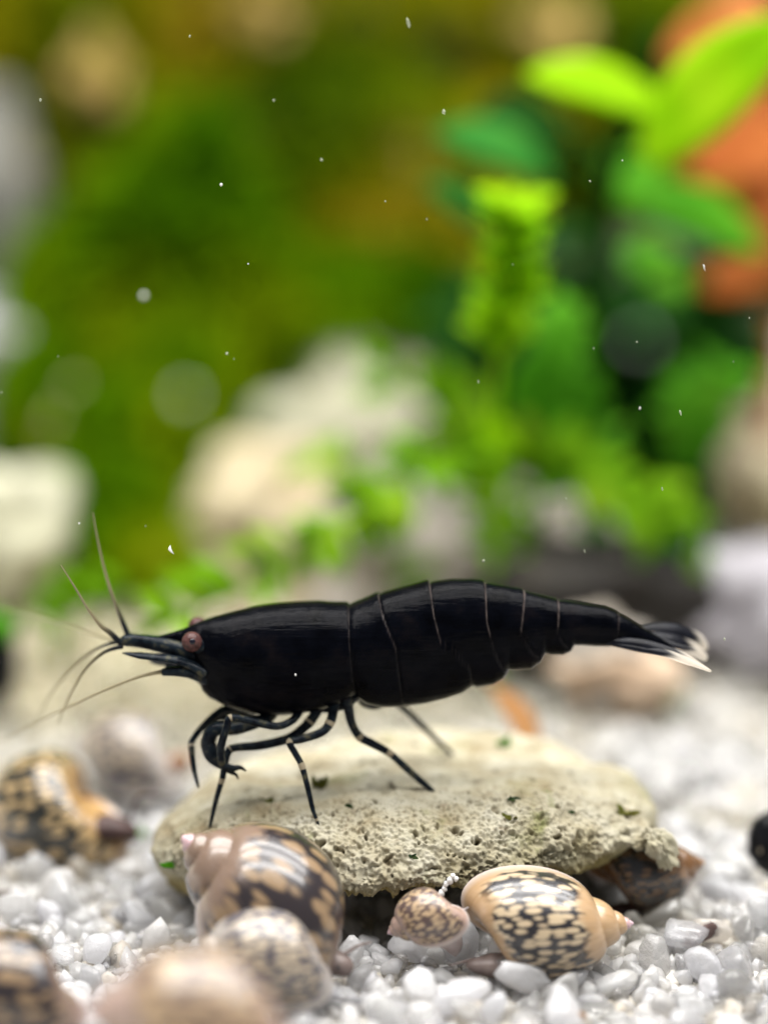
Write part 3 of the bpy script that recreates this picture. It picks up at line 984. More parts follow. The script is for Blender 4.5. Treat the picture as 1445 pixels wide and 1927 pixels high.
def seat_leg(pts):
    """the foot goes on the stone where its pixel meets it; the joints between run evenly from hip to foot"""
    fx = foot_on(*pts[-1])
    y0, y1 = pts[0][2], fx[2]
    out = [pts[0]]
    m_ = len(pts)
    for k in range(1, m_ - 1):
        t = k / (m_ - 1)
        out.append((pts[k][0], pts[k][1], y0 + (y1 - y0) * t))
    out.append(fx)
    return out
leg3 = seat_leg([(604, 1325, -0.7), (592, 1346), (575, 1367), (543, 1390), (491, 1403), (441, 1408), (428, 1419), (421, 1452), (417, 1470), (406, 1508), (395, 1557)])
limb('leg', leg3, [9, 8.5, 8, 7.5, 7.5, 6, 6, 5.5, 4.8, 4.2, 2.5], joints=(1.6, 5.4, 8))
leg4 = seat_leg([(632, 1318, -0.8), (627, 1338), (622, 1358), (606, 1378), (566, 1392), (545, 1397), (556, 1419), (568, 1442), (580, 1487), (589, 1525), (600, 1553)])
limb('leg', leg4, [9, 8, 7.5, 7, 6.5, 5.5, 5.5, 5, 4.4, 3.8, 1.4], joints=(2.2, 5.0, 7.0, 9.6))
leg5 = seat_leg([(652, 1312, -0.8), (657, 1342), (663, 1365), (677, 1387), (703, 1401), (733, 1418), (758, 1440), (790, 1469), (815, 1489)])
limb('leg', leg5, [9, 8, 7, 7, 7, 5.5, 6, 5.5, 3.5], joints=(3.0, 5.0))
legf5 = seat_leg([(715, 1300, 0.7), (748, 1325), (770, 1343), (806, 1378), (851, 1420)])
limb('leg', legf5, [7, 6.5, 5.5, 5, 3.5])
legf3 = seat_leg([(495, 1325, 0.8), (465, 1338), (425, 1335), (394, 1356), (363, 1392), (361, 1414), (366, 1452), (373, 1482)])
limb('leg', legf3, [8, 8, 7, 6, 5, 5, 4, 2], joints=(4.6,))
# chelipeds with small claws
c2 = [(572, 1325, -0.8), (559, 1346, -1.1), (547, 1358, -1.4), (523, 1367, -1.6), (490, 1362, -1.8), (436, 1351, -2.0), (426, 1371, -2.1), (415, 1410, -2.1), (418, 1440, -2.0)]
ch = limb('cheliped', c2, [8, 7.5, 7, 7, 7.5, 6.5, 7, 7.5, 7], joints=(5.1,))
limb('finger', [(418, 1440, -2.0), (438, 1446, -1.9), (452, 1445, -1.8), (463, 1451, -1.8)], [6.5, 6, 4, 1.5], parent=ch, mat='joint' if False else 'limb')
limb('finger', [(416, 1438, -2.0), (432, 1452, -1.8), (444, 1458, -1.7), (448, 1467, -1.7)], [6, 4.5, 3, 1.2], parent=ch)
c1 = [(525, 1325, -0.6), (509, 1348, -0.8), (490, 1357, -1.0), (445, 1370, -1.2), (405, 1373, -1.3), (392, 1395, -1.3), (393, 1412, -1.3)]
ch1 = limb('cheliped', c1, [10, 10, 11, 13, 13, 14, 13])
limb('finger', [(392, 1402, -1.3), (398, 1422, -1.4), (410, 1437, -1.5), (424, 1448, -1.6)], [15, 14, 9, 3], parent=ch1)
limb('finger', [(390, 1400, -1.2), (387, 1415, -1.1), (396, 1430, -1.1), (410, 1441, -1.2)], [9, 7, 5, 2], parent=ch1)
c3 = [(500, 1322, 0.8), (470, 1345, 0.7), (432, 1350, 0.6), (408, 1352, 0.5), (392, 1375, 0.4), (384, 1400, 0.2)]
limb('cheliped', c3, [9, 8, 7.5, 7, 6, 5])
# hip plates where the walking legs meet the body and first swimmeret
limb('hip', [(560, 1325, -0.4), (610, 1330, -0.4), (650, 1322, -0.4), (672, 1306, -0.3)], [9, 12, 13, 8])
limb('swimmeret', [(672, 1300, 0.3), (684, 1322, 0.4), (704, 1330, 0.5), (722, 1329, 0.6)], [8, 8, 6, 2])
limb('swimmeret', [(760, 1305, -0.3), (752, 1322, -0.2), (742, 1328, -0.1)], [7, 6, 4])
for a_, b_ in (((812, 1300), (800, 1320)), ((905, 1270), (893, 1290)), ((975, 1240), (966, 1258)), ((1030, 1215), (1024, 1230))):
    limb('swimmeret', [(a_[0], a_[1], 0.1), ((a_[0] + b_[0]) / 2 + 3, (a_[1] + b_[1]) / 2, 0.1), (b_[0], b_[1], 0.1)], [7, 6, 3])

# head appendages
limb('antennule_stalk', [(395, 1240, -0.5), (350, 1228, -0.45), (310, 1216, -0.4), (280, 1210, -0.4), (255, 1206, -0.4), (236, 1206, -0.4), (226, 1210, -0.4)], [20, 17, 15, 13, 12, 11, 6], n=8)
limb('antennule_stalk', [(395, 1232, 0.5), (340, 1212, 0.45), (290, 1204, 0.4), (255, 1200, 0.4), (238, 1196, 0.4)], [16, 10, 8, 7, 6])
limb('antennal_scale', [(385, 1262, -0.8), (345, 1245, -1.0), (300, 1238, -1.1), (262, 1234, -1.1), (230, 1229, -1.1)], [12, 7, 6, 5, 1], squash=2.0)
limb('antennal_scale', [(385, 1258, 0.8), (350, 1246, 1.0), (310, 1246, 1.1), (290, 1245, 1.2), (282, 1244, 1.2)], [10, 8, 6, 4, 2], squash=2.0)
limb('antenna_stalk', [(392, 1278, -0.8), (360, 1266, -1.0), (330, 1264, -1.1), (306, 1265, -1.1)], [14, 12, 9, 7])
limb('maxilliped', [(395, 1285, -0.2), (365, 1262, -0.2), (330, 1256, -0.2), (312, 1256, -0.1)], [16, 14, 7, 3])
limb('head', [(430, 1250, 0.0), (395, 1244, 0.0), (365, 1240, 0.0), (340, 1234, 0.0)], [40, 37, 27, 10], n=8, sides=20)
def fade_tip(a_, b_):
    return lambda t: np.clip((t - a_) / (b_ - a_), 0, 1)
ant = [
    ([(240, 1194, 0.4), (226, 1160, 0.6), (211, 1120, 0.8), (196, 1070, 1.0), (183, 1012, 1.1), (175, 965, 1.2)], [5.5, 4, 2.8, 2.0, 1.5, 0.8]),
    ([(226, 1210, -0.4), (206, 1190, -0.5), (190, 1178, -0.6), (165, 1145, -0.8), (140, 1104, -1.0), (115, 1064, -1.2)], [6, 5, 4, 2.2, 1.6, 0.8]),
    ([(228, 1208, 0.1), (192, 1217, 0.4), (150, 1244, 1.2), (112, 1284, 2.0), (84, 1326, 3.0), (66, 1372, 4.0)], [4, 3, 2.4, 2.0, 1.5, 0.8]),
    ([(230, 1217, -0.5), (196, 1228, -0.6), (162, 1258, -0.4), (137, 1298, 0.0), (118, 1338, 0.5), (110, 1362, 1)], [4.5, 3.4, 2.6, 2.0, 1.4, 0.8]),
    ([(215, 1207, 0.5), (160, 1188, 3), (90, 1165, 6), (0, 1142, 9)], [2.4, 2.0, 1.8, 1.4]),
    ([(308, 1264, -1.1), (262, 1274, -1.2), (200, 1298, -1.0), (120, 1335, 0), (60, 1365, 1.5), (0, 1398, 3)], [4.6, 2.6, 2.0, 1.7, 1.5, 1.2]),
]
for k_, (p_, r_) in enumerate(ant):
    limb('antenna', p_, r_, 'antenna', n=10, sides=7, tip=fade_tip(0.12, 0.5) if k_ < 4 else fade_tip(-0.3, 0.1))

# eyes
def eye(px, py, Y, rpx):
    c = PY(px, py, Y); r_ = mm(rpx, Y)
    V, F = ICO[4]
    e = link('eye', mesh_quads('eye', V * r_ + c - SB, F), M['eye'], shrimp)
    d = CAM - c; d = d / np.linalg.norm(d) + np.array([0.06, 0, 0.02]); d /= np.linalg.norm(d)
    if Y > 0: d = np.array([0.05, 0.95, 0.2]); d /= np.linalg.norm(d)
    V3, F3 = ICO[3]
    Rq = np.array(Vector((0, 0, 1)).rotation_difference(Vector(d)).to_matrix())
    W = V3 * np.array([r_ * 0.30, r_ * 0.30, r_ * 0.12]) @ Rq.T + d * r_ * 0.94
    link('pupil', mesh_quads('pupil', W + c - SB, F3), M['pupil'], e)
    st_ = PY(px + 30, py + 16, Y * 0.55)
    p = np.array([c + np.array([0.0, 0.1, -0.05]), (c + st_) / 2, st_])
    V2, F2 = tube(p - SB, [r_ * 0.75, r_ * 0.8, r_ * 0.9], 12)
    link('eyestalk', mesh_from('eyestalk', V2, F2), M['limb'], e)
eye(361, 1208, -1.0, 19.5)
eye(372, 1180, 1.0, 19)

# tail fan
def blade(name, path, widths, tipfrom, thick=0.07, tilt=(0, -0.75, 0.65), mat='fin'):
    P = catmull([PY(*p) for p in path], 8)
    W = np.interp(np.linspace(0, 1, len(P)), np.linspace(0, 1, len(widths)), [mm(w_, 0) for w_ in widths])
    f_ = np.array(tilt, float); V, F, tp = [], [], []
    ns = 7
    T = np.gradient(P, axis=0); T /= np.linalg.norm(T, axis=1)[:, None]
    for lay in (1, -1):
        for i in range(len(P)):
            side = np.cross(T[i], f_); side /= np.linalg.norm(side); no = np.cross(side, T[i])
            for k in range(ns):
                u = -1 + 2 * k / (ns - 1)
                V.append(P[i] + side * u * W[i] + no * lay * thick * (1.02 - u * u) * (1 - 0.6 * i / len(P)))
                s_ = i / (len(P) - 1)
                tp.append(np.clip((s_ - tipfrom + 0.10 * abs(u)) / 0.14, 0, 1))
    m_ = len(P) * ns
    for i in range(len(P) - 1):
        for k in range(ns - 1):
            a = i * ns + k
            F.append((a, a + 1, a + ns + 1, a + ns)); F.append((m_ + a, m_ + a + ns, m_ + a + ns + 1, m_ + a + 1))
        for a in (i * ns, i * ns + ns - 1):
            F.append((a, a + ns, m_ + a + ns, m_ + a))
    F.append(tuple(range(ns)) + tuple(range(m_ + ns - 1, m_ - 1, -1)))
    e_ = (len(P) - 1) * ns
    F.append(tuple(range(e_, e_ + ns)) + tuple(range(m_ + e_ + ns - 1, m_ + e_ - 1, -1)))
    me = mesh_from(name, np.array(V) - SB, F)
    attr(me, 'tip', np.array(tp))
    return link(name, me, M[mat], shrimp)
blade('uropod', [(1140, 1200, 0.5), (1200, 1186, 0.9), (1240, 1182, 1.2), (1275, 1188, 1.4), (1312, 1204, 1.6), (1330, 1222, 1.7)], [8, 7, 11, 15, 15, 5], 0.80)
blade('uropod', [(1150, 1204, 0.4), (1210, 1200, 0.7), (1260, 1204, 0.9), (1300, 1220, 1.1), (1330, 1240, 1.2)], [6, 8, 14, 15, 6], 0.74)
blade('telson', [(1150, 1185, 0), (1190, 1190, 0), (1230, 1203, 0), (1275, 1216, 0), (1312, 1224, 0)], [12, 12, 9, 6, 2], 0.95)
blade('uropod', [(1145, 1205, -0.5), (1200, 1210, -0.9), (1240, 1220, -1.1), (1285, 1236, -1.3), (1338, 1264, -1.4)], [8, 10, 11, 10, 2], 0.74)
blade('uropod', [(1140, 1208, -0.5), (1200, 1220, -1.0), (1250, 1229, -1.3), (1290, 1243, -1.5), (1338, 1263, -1.6)], [6, 8, 8, 8, 2], 0.58)

# ------------------------------------------------------------------ snails
TURNS, KT, KV = 5.6, 56, 44
def shell_data():
    W = 2.0; k = math.log(W) / (2 * math.pi)
    R0, H, A, B = 0.38, 1.42, 0.50, 0.88
    n = int(TURNS * KT)
    V, pat, dark, lip, apx = [], [], [], [], []
    for i in range(n + 1):
        th_ = 2 * math.pi * TURNS * i / n
        back = (2 * math.pi * TURNS - th_)
        g = math.exp(-k * back)
        fl = 1 + 0.06 * math.exp(-back / 0.10)
        for j in range(KV):
            v = 2 * math.pi * (j - KV / 2) / KV
            rr = R0 + A * fl * (abs(math.cos(v)) ** 0.95) * math.copysign(1, math.cos(v))
            zz = -H + B * math.sin(v) - 0.18 * math.cos(v)
            x = -math.cos(th_) * rr * g; y = math.sin(th_) * rr * g; z = zz * g
            V.append((x, y, z))
            pat.append((th_ * 0.62 * (0.4 + 0.6 * g), v * 0.66, g))
            band = math.exp(-(v - 0.10) ** 2 / 0.9)
            dark.append(band * float(sstep(2.6 * math.pi, 1.9 * math.pi, back)) * float(sstep(0.10, 0.3, back)))
            lip.append(math.exp(-(back / 0.12) ** 2))
            apx.append(float(sstep(0.20, 0.07, g)))
    F = []
    for i in range(n):
        for j in range(KV):
            j2_ = (j + 1) % KV
            F.append((i * KV + j, (i + 1) * KV + j, (i + 1) * KV + j2_, i * KV + j2_))
    return np.array(V), F, np.array(pat), np.array(dark), np.array(lip), np.array(apx)
SHV, SHF, SHP, SHD, SHL, SHA = shell_data()
SH_LEN = -SHV[:, 2].min()

def shell_mat(name, tan, tan2, dark, spot, darkness=1.0, rough=0.2, scale=5.2, spire=None, thr=(0.20, 0.38)):
    m, nt, b = nmat(name)
    pv = attn(nt, 'pat', 'Vector')
    vor = nt.nodes.new('ShaderNodeTexVoronoi')
    vor.inputs['Scale'].default_value = scale
    vor.inputs['Randomness'].default_value = 0.75
    wob = nt.nodes.new('ShaderNodeTexNoise'); wob.inputs['Scale'].default_value = 2.5
    nt.links.new(pv, wob.inputs['Vector'])
    vadd = nt.nodes.new('ShaderNodeMix'); vadd.data_type = 'VECTOR'; vadd.inputs[0].default_value = 0.10
    nt.links.new(pv, vadd.inputs[4]); nt.links.new(wob.outputs['Color'], vadd.inputs[5])
    nt.links.new(vadd.outputs[1], vor.inputs['Vector'])
    spotm = ramp(nt, vor.outputs['Distance'], [(0.40, (1, 1, 1)), (0.54, (0, 0, 0))])
    base = mixc(nt, noise_node(nt, 2.2, 4, 0.6, vec=pv), tan, tan2)
    streak = nt.nodes.new('ShaderNodeTexNoise'); streak.inputs['Scale'].default_value = 3.0; streak.inputs['Detail'].default_value = 3
    mp = nt.nodes.new('ShaderNodeMapping'); mp.inputs['Scale'].default_value = (9, 0.5, 1)
    nt.links.new(pv, mp.inputs['Vector']); nt.links.new(mp.outputs[0], streak.inputs['Vector'])
    base = mixc(nt, ramp(nt, streak.outputs['Fac'], [(0.45, (0, 0, 0)), (0.75, (0.45, 0.45, 0.45))]), base, tuple(x * 0.5 for x in tan))
    pattern = mixc(nt, spotm, dark, spot)
    patch = noise_node(nt, 1.3, 3, 0.5, vec=pv)
    pm = mathn(nt, 'MULTIPLY', attn(nt, 'dark'), mathn(nt, 'MULTIPLY_ADD', patch, 2.2, -0.25))
    pmr = ramp(nt, pm, [(thr[0], (0, 0, 0)), (thr[1], (darkness,) * 3)])
    c = mixc(nt, pmr, base, pattern)
    if spire is not None:
        c = mixc(nt, attn(nt, 'apex'), c, spire)
    c = mixc(nt, mathn(nt, 'MULTIPLY', attn(nt, 'lip'), 0.8), c, (0.66, 0.60, 0.58))
    nt.links.new(c, b.inputs['Base Color'])
    b.inputs['Roughness'].default_value = rough
    b.inputs['IOR'].default_value = 1.45
    b.inputs['Coat Weight'].default_value = 0.75
    b.inputs['Coat Roughness'].default_value = 0.16
    b.inputs['Subsurface Weight'].default_value = 0.12
    b.inputs['Subsurface Radius'].default_value = (0.0004, 0.00025, 0.00012)
    bump(nt, b, streak.outputs['Fac'], 0.22, 0.10)
    return m
PINK = (0.62, 0.42, 0.46)
M['sh_gold'] = shell_mat('golden_shell', (0.42, 0.25, 0.11), (0.56, 0.40, 0.25), (0.022, 0.020, 0.024), (0.56, 0.44, 0.29), spire=PINK, thr=(0.32, 0.5))
M['sh_leopard'] = shell_mat('leopard_shell', (0.38, 0.21, 0.07), (0.46, 0.29, 0.12), (0.02, 0.02, 0.016), (0.48, 0.34, 0.17), spire=PINK, thr=(0.06, 0.2), scale=4.8)
M['sh_brown'] = shell_mat('brown_shell', (0.20, 0.13, 0.085), (0.28, 0.20, 0.16), (0.03, 0.023, 0.025), (0.28, 0.19, 0.11), spire=PINK, scale=3.6)
M['sh_dark'] = shell_mat('dark_shell', (0.20, 0.095, 0.035), (0.12, 0.06, 0.025), (0.016, 0.012, 0.011), (0.10, 0.055, 0.025), spire=(0.34, 0.18, 0.08))
M['sh_grey'] = shell_mat('grey_shell', (0.42, 0.37, 0.32), (0.50, 0.46, 0.44), (0.10, 0.09, 0.10), (0.46, 0.38, 0.28), spire=PINK)
M['sh_pale'] = shell_mat('pale_shell', (0.40, 0.27, 0.22), (0.46, 0.34, 0.29), (0.10, 0.065, 0.06), (0.50, 0.36, 0.22), spire=PINK)
def flesh_mat(name, c1, c2, tr=0.0):
    m, nt, b = nmat(name)
    f = noise_node(nt, 1800, 4)
    nt.links.new(ramp(nt, f, [(0.3, c1), (0.7, c2)]), b.inputs['Base Color'])
    b.inputs['Roughness'].default_value = 0.25
    b.inputs['IOR'].default_value = 1.3
    b.inputs['Transmission Weight'].default_value = tr
    bump(nt, b, noise_node(nt, 3000, 3), 0.3, 0.1)
    return m
M['flesh_dark'] = flesh_mat('dark_flesh', (0.035, 0.02, 0.018), (0.09, 0.05, 0.045))
M['flesh_grey'] = flesh_mat('grey_flesh', (0.16, 0.12, 0.11), (0.28, 0.22, 0.20), 0.2)
M['flesh_pale'] = flesh_mat('pale_flesh', (0.55, 0.46, 0.44), (0.72, 0.64, 0.62), 0.45)
M['flesh_brown'] = flesh_mat('brown_flesh', (0.18, 0.09, 0.05), (0.30, 0.17, 0.10))

def snail(label, apex, base, roll, mat, foot=None, fmat='flesh_grey', tents=(), wscale=1.0, eyes=()):
    """apex/base: (px, py, Y) of the two ends of the shell; roll: turn about its axis; foot: list of (px,py,Y,rx,ry,rz px)"""
    A_ = PY(*apex); B_ = PY(*base)
    ax = A_ - B_; L = np.linalg.norm(ax); ax /= L
    sc = L / SH_LEN
    q0 = Vector((0, 0, 1)).rotation_difference(Vector(ax))
    te = 2 * math.pi * TURNS                         # the mouth of the shell looks along this tangent
    tl = q0 @ Vector((math.sin(te), math.cos(te), 0))
    want = Vector(roll); want -= Vector(ax) * want.dot(Vector(ax)); want.normalize()
    ang = math.atan2(tl.cross(want).dot(Vector(ax)), tl.dot(want))
    q = Quaternion(Vector(ax), ang) @ q0
    Rm = np.array(q.to_matrix())
    W = (SHV * np.array([wscale, wscale, 1.0]) * sc) @ Rm.T + A_
    bs = np.array([W[:, 0].mean(), W[:, 1].mean(), W[:, 2].min()])
    root = thing('snail', label, 'snail', bs, 'bladder snails around the flat stone')
    me = mesh_from('shell', W - bs, SHF)
    attr(me, 'pat', SHP + np.array([len(label) * 1.7, 0, 0])); attr(me, 'dark', SHD); attr(me, 'lip', SHL); attr(me, 'apex', SHA)
    link('shell', me, M[mat], root)
    if foot:
        V, F = ICO[4]
        pts = [PY(f_[0], f_[1], f_[2]) for f_ in foot]
        # one continuous soft body: hull of ellipsoids along the foot, skinned as a tube of changing size
        if len(foot) == 1:
            f_ = foot[0]
            r_ = np.array([mm(f_[3], f_[2]), mm(f_[4], f_[2]), mm(f_[5], f_[2])])
            n_ = fbm(V * 1.8 + len(label), 3, 9)
            fo = link('foot', mesh_quads('foot', V * r_ * (1 + 0.14 * n_)[:, None] + pts[0] - bs, F), M[fmat], root)
        else:
            path = catmull(pts, 8)
            idx = np.linspace(0, len(pts) - 1, len(path))
            rr = np.interp(idx, np.arange(len(pts)), [mm(f_[3], f_[2]) for f_ in foot])
            V2, F2 = tube(path - bs, rr, 18, 1.0)
            zc0 = np.interp(np.repeat(idx, 18), np.arange(len(pts)), [p_[2] for p_ in pts]) - bs[2]
            V2[:-2, 2] = zc0 + (V2[:-2, 2] - zc0) * 0.75
            fo = link('foot', mesh_from('foot', V2, F2), M[fmat], root)
        for tp in tents:
            p = catmull([PY(*t_) for t_ in tp], 8)
            V2, F2 = tube(p - bs, np.linspace(mm(5, tp[0][2]), mm(1.4, tp[0][2]), len(p)), 8)
            link('tentacle', mesh_from('tentacle', V2, F2), M[fmat], fo)
        for (ex, ey, eY, er) in eyes:
            V3, F3 = ICO[2]
            link('eye', mesh_quads('eye', V3 * mm(er, eY) + PY(ex, ey, eY) - bs, F3), M['pupil'], fo)
    return root

DOWN = (0, 0.75, -0.8)
snail('honey brown snail with black net pattern, shell tip resting on the sand before the stone', (1194, 1738, -6.0), (874, 1768, -6.2), (0, 1, -0.35), 'sh_gold',
      [(1070, 1806, -6.4, 26), (990, 1818, -6.8, 36), (925, 1818, -7.0, 32), (882, 1818, -7.2, 10)], 'flesh_grey', [[(895, 1806, -6.8), (870, 1812, -7.2), (845, 1818, -7.5)]], 1.02, [(925, 1812, -7.1, 4)])
snail('tiny pinkish snail with a clear flared foot under the stone edge', (728, 1758, -6.6), (866, 1690, -6.4), DOWN, 'sh_pale',
      [(790, 1760, -6.0, 24), (830, 1755, -6.2, 36), (850, 1775, -6.4, 24), (856, 1796, -6.5, 8)], 'flesh_pale', [[(858, 1722, -6.2), (876, 1712, -6.2), (890, 1704, -6.2)]], 1.2)
snail('large brown snail with purplish tip leaning against the front of the flat stone', (340, 1573, -6.6), (655, 1806, -6.6), DOWN, 'sh_brown',
      [(560, 1805, -7.6, 34), (608, 1808, -8.2, 38), (640, 1818, -8.4, 30), (652, 1832, -8.4, 14)], 'flesh_grey', [[(644, 1800, -8.4), (672, 1782, -8.0), (699, 1774, -7.6)]], 1.22, [(636, 1822, -9.0, 4)])
snail('pale grey snail with a dark foot, crawling in front of the large brown snail', (350, 1800, -10.5), (622, 1790, -9.6), DOWN, 'sh_grey',
      [(510, 1850, -10.4, 44), (570, 1842, -10.6, 42), (604, 1846, -10.6, 22)], 'flesh_dark', [], 1.12)
snail('pinkish brown snail with a yellow sheen, far in front of the stone', (150, 1905, -21.5), (570, 1905, -21), DOWN, 'sh_pale',
      [(300, 2020, -21, 80), (450, 2030, -21, 80), (540, 2040, -21, 30)], 'flesh_brown', [], 1.08)
snail('mottled snail with amber underside beside the pinkish brown snail', (-150, 1850, -12), (168, 1850, -12.4), DOWN, 'sh_brown',
      [(40, 1925, -12.2, 40), (110, 1925, -12.2, 36), (150, 1930, -12.2, 14)], 'flesh_brown', [], 1.12)
snail('golden snail with leopard spots and dark foot at the left end of the stone', (-30, 1545, 10.5), (232, 1492, 6.2), (0.8, 0.9, -0.25), 'sh_leopard',
      [(150, 1572, 6.4, 36), (200, 1560, 5.6, 40), (236, 1564, 5.2, 26), (250, 1580, 5.0, 10)], 'flesh_dark', [[(240, 1550, 5.2), (262, 1500, 5.0), (310, 1500, 4.6)]], 1.12)
snail('greyish pink snail with brown foot behind the golden leopard snail', (130, 1400, 16), (352, 1420, 13.5), DOWN, 'sh_grey',
      [(240, 1465, 14, 36), (300, 1458, 13.5, 36), (345, 1430, 13, 22)], 'flesh_brown', [], 1.05)
snail('dark brown snail tucked beneath the broken right corner of the stone', (1328, 1622, 0.2), (1105, 1672, -0.6), DOWN, 'sh_dark',
      [(1230, 1712, -0.6, 22), (1170, 1716, -0.8, 22), (1130, 1722, -1.0, 10)], 'flesh_dark', [], 1.16)

# ------------------------------------------------------------------ pebbles, debris, algae, specks
m, nt, b = nmat('black_pebble')
nt.links.new(ramp(nt, noise_node(nt, 900, 3), [(0.3, (0.002, 0.002, 0.003)), (0.7, (0.010, 0.010, 0.012))]), b.inputs['Base Color'])
b.inputs['Roughness'].default_value = 0.3
b.inputs['IOR'].default_value = 1.25
M['black'] = m
def pebble(label, px, py, Y, r, seed, mat='black', name='black_pebble', amp=0.12, group=None, cat='pebble'):
    c = PY(px, py, Y); ax = np.array([mm(r[0], Y), mm(r[1], Y), mm(r[2], Y)])
    V, F = ICO[4]
    n_ = fbm(V * 1.3 + seed, 3, seed)
    W = V * ax * (1 + amp * n_)[:, None]
    bs = np.array([c[0], c[1], c[2] + W[:, 2].min()])
    o = thing(name, label, cat, bs, group)
    link('body', mesh_quads('body', W + c - bs, F), M[mat], o)
    return o, c, ax
o, c, ax = pebble('glossy jet black pebble alone on the white sand', 1450, 1588, 3.3, (52, 50, 60), 31)
lump('white_fleck', PY(1430, 1602, 2.2), (0.06, 0.05, 0.12), M['joint'], o, 3, 0.3, 2)
o, c, ax = pebble('black pebble with a green film on top, behind the snails', -12, 1248, 26, (48, 45, 95), 33)
lump('green_film', c + np.array([0.2, 0, ax[2] * 0.72]), (ax[0] * 0.9, ax[1] * 0.8, ax[2] * 0.35), 'leaf_green', o, 4, 0.2, 3)

def chip(label, px, py, Y, L, w, ang, matkey, name='debris_chip'):
    c = PY(px, py, Y)
    o = thing(name, label, 'debris', c)
    d = np.array([math.cos(ang), 0.15, math.sin(ang)]) * mm(L, Y) / 2
    p = catmull([-d, -d * 0.4 + np.array([0, 0, -0.10]), d * 0.3 + np.array([0, 0, -0.08]), d], 6)
    rr = np.interp(np.linspace(0, 1, len(p)), [0, 0.15, 0.6, 0.93, 1], np.array([0.25, 0.7, 1.0, 0.85, 0.4]) * mm(w, Y) / 2)
    V2, F2 = tube(p, rr, 12, 0.55)
    V2 = V2 + 0.05 * np.stack([vnoise(V2 * 4 + k * 9, 12 + k) for k in range(3)], 1)
    link('flake', mesh_from('flake', V2, F2), M[matkey], o)
    return o
M['chip'] = flesh_mat('chip', (0.08, 0.05, 0.045), (0.16, 0.11, 0.10))
chip('brown curved flake on the sand right of the honey brown snail', 1318, 1757, -3.7, 72, 34, 0.42, 'chip')
chip('thin brown splinter on the sand below the golden leopard snail', 15, 1676, 1.3, 60, 14, 0.05, 'chip')
chip('small rusty flake half buried in the foremost sand', 1080, 1908, -11.2, 46, 18, -0.25, 'dry_leaf')

# algae tufts and leaf bits on the stone
def tuft(label, px, py, size, matkey, seed, tall=1.0):
    h = stone_hit(px, py)
    if h is None:
        p = PZ(px, py, -0.4)
    else:
        p = h[0]
    r_ = np.random.default_rng(seed)
    o = thing('algae_tuft', label, 'algae', p)
    for k in range(7):
        d = r_.normal(size=3) * np.array([0.7, 0.5, 0.3]) + np.array([0, -0.2, 0.7 * tall]); d /= np.linalg.norm(d)
        l = mm(size, -2) * r_.uniform(0.5, 1.0)
        q = p + r_.normal(size=3) * np.array([1, 0.6, 0]) * mm(size, -2) * 0.22
        V, F = leaf_mesh(q - d * l * 0.2 - p, q + d * l - p, l * 0.5, (0.1, -0.9, 0.4), 0.1)
        link('frond', mesh_from('frond', V, F), M[matkey], o)
    return o
M['algae_olive'] = leaf_mat('olive_algae', [(0.10, 0.11, 0.02), (0.17, 0.18, 0.035), (0.24, 0.22, 0.06)], 900, 0.3)
M['algae_dark'] = leaf_mat('dark_algae', [(0.012, 0.03, 0.02), (0.03, 0.06, 0.025), (0.07, 0.09, 0.03)], 900, 0.2)
tuft('olive brown algae tuft on the stone between the shrimp legs', 603, 1482, 26, 'algae_olive', 1)
tuft('bright green leaf bit lying on the back of the stone', 945, 1400, 30, 'leaf_green', 2, 0.1)
tuft('dark green algae speck in the middle of the stone top', 962, 1505, 18, 'algae_dark', 3, 0.1)
tuft('olive and dark algae tuft at the middle of the stone slope', 961, 1540, 20, 'algae_olive', 4, 0.8)
tuft('yellow green algae patch near the broken right corner', 1180, 1530, 30, 'algae_olive', 5, 0.5)
tuft('dark algae speck on the stone front, above the tiny pinkish snail', 775, 1612, 16, 'algae_dark', 6, 0.3)
tuft('small dark algae dot right of the middle tuft', 1075, 1528, 13, 'algae_dark', 7, 0.1)
tuft('olive algae streak behind the foremost shrimp foot', 505, 1510, 22, 'algae_olive', 8, 0.3)
tuft('dark green algae dot under the hindmost shrimp foot', 655, 1516, 14, 'algae_dark', 9, 0.1)
tuft('green algae bit in the sand left of the large brown snail', 325, 1630, 26, 'leaf_green', 10, 0.4)
tuft('green algae bit at the foot of the golden leopard snail', 272, 1570, 22, 'leaf_green', 11, 0.5)

# little string of white pellets hanging from the stone edge
m, nt, b = nmat('white_speck')
b.inputs['Base Color'].default_value = (0.85, 0.86, 0.84, 1)
b.inputs['Roughness'].default_value = 0.4
b.inputs['IOR'].default_value = 1.25
M['speck'] = m
m, nt, b = nmat('faint_speck')
b.inputs['Base Color'].default_value = (0.55, 0.60, 0.45, 1)
b.inputs['Roughness'].default_value = 0.5
b.inputs['IOR'].default_value = 1.15
trn = nt.nodes.new('ShaderNodeBsdfTransparent')
mxn = nt.nodes.new('ShaderNodeMixShader'); mxn.inputs[0].default_value = 0.55
nt.links.new(b.outputs[0], mxn.inputs[1]); nt.links.new(trn.outputs[0], mxn.inputs[2])
nt.links.new(mxn.outputs[0], nt.nodes['Material Output'].inputs['Surface'])
M['speck_faint'] = m
BRIGHT = {(320, 1034), (416, 347), (1171, 301), (1204, 768), (1325, 503), (556, 1270), (467, 496), (149, 985)}
pc = PY(838, 1668, -5.6)
ps = thing('pellet_string', 'short string of white pellets between stone edge and tiny snail', 'debris', pc)
for k, (px, py, r_) in enumerate([(830, 1682, 7), (836, 1674, 6), (839, 1665, 6), (846, 1658, 7), (852, 1650, 6), (858, 1655, 5)]):
    lump('pellet', PY(px, py, -5.6), np.array([0.9, 0.8, 1.1]) * mm(r_, -5), 'speck', ps, k, 0.25, 2)

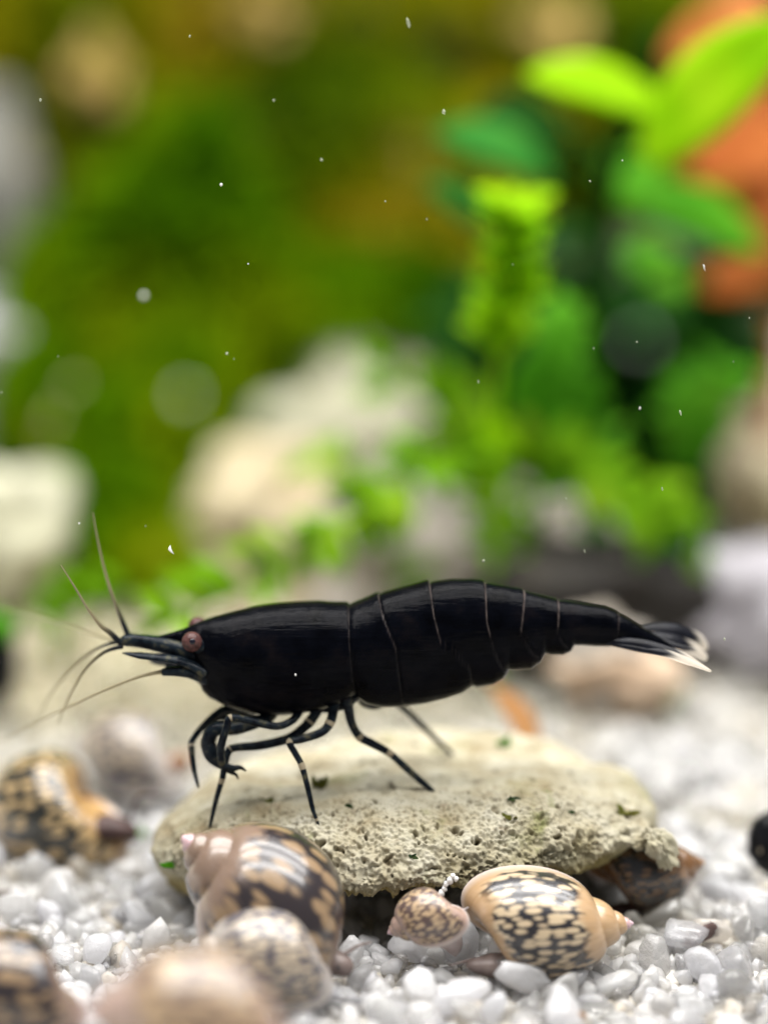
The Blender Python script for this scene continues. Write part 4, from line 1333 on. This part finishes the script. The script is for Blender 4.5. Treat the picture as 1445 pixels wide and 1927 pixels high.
specks = [(768, 42, 11, 1), (76, 187, 6, 0), (835, 210, 6, 0), (605, 300, 5, 0), (416, 347, 6, 0), (1171, 301, 3.5, 0), (320, 1034, 8, 2), (149, 985, 3, 0), (467, 496, 2.6, 0), (1325, 503, 7, 1), (1204, 768, 4.5, 0),
          (1198, 643, 4, 0), (1280, 776, 8, 1), (1246, 920, 6, 1), (1100, 1037, 6, 1), (427, 665, 5, 0), (109, 670, 3, 0), (900, 718, 3, 0), (695, 718, 2.4, 0), (1363, 1203, 4, 0), (1117, 655, 3, 0),
          (1065, 938, 4, 1), (910, 1055, 4, 0), (357, 67, 4, 0), (515, 188, 4, 0), (725, 378, 3, 0), (803, 412, 2.6, 0), (1110, 340, 3, 0), (965, 497, 2.4, 0), (3, 738, 4, 0), (1410, 598, 3, 0), (1343, 1045, 3.5, 0), (556, 1270, 4, 0), (440, 675, 3, 0), (1380, 680, 3, 0), (274, 990, 2.4, 0)]
for k, (px, py, r_, kind) in enumerate(specks):
    Yk = {(556, 1270): -2.2}.get((px, py), rng.uniform(-1.6, 0.8))
    u = (963.5 - py) / 44.8
    Yk = Yk + (u * sp if (px, py) != (556, 1270) else 0)       # close to the plane of focus
    c = PY(px, py, Yk)
    V, F = ICO[2]
    n_ = fbm(V * 1.9 + k * 3.3, 3, k)
    ax = np.array([rng.uniform(0.4, 0.8), 0.6, rng.uniform(0.6, 1.0)]) * mm(r_ * rng.uniform(0.6, 0.85), Yk)
    W = V * ax * (1 + 0.45 * n_)[:, None]
    if kind:
        W[:, 2] *= 1.5; W[:, 0] *= 0.6
        W[:, 0] += (-0.25 if kind == 1 else -0.35) * W[:, 2] + (0.5 / mm(r_, Yk) * W[:, 2] ** 2 if kind == 2 else 0)
    o = link('water_speck', mesh_quads('water_speck', W, F), M['speck' if (px, py) in BRIGHT else 'speck_faint'], None, c)
    tag(o, 'tiny white speck drifting in the water', 'speck', 'specks drifting in the water')
for px, py, Yk, r_, lab in [(350, 745, -30, 0.16, 'pale out of focus speck floating before the green moss'), (1205, 640, -33, 0.13, 'pale out of focus speck floating before the dark thicket'), (270, 556, -7, 0.10, 'soft round speck floating before the olive moss')]:
    V, F = ICO[3]
    n_ = fbm(V * 1.5 + px, 3, 5)
    o = link('water_speck', mesh_quads('water_speck', V * r_ * (1 + 0.25 * n_)[:, None], F), M['speck'], None, PY(px, py, Yk))
    tag(o, lab, 'speck')
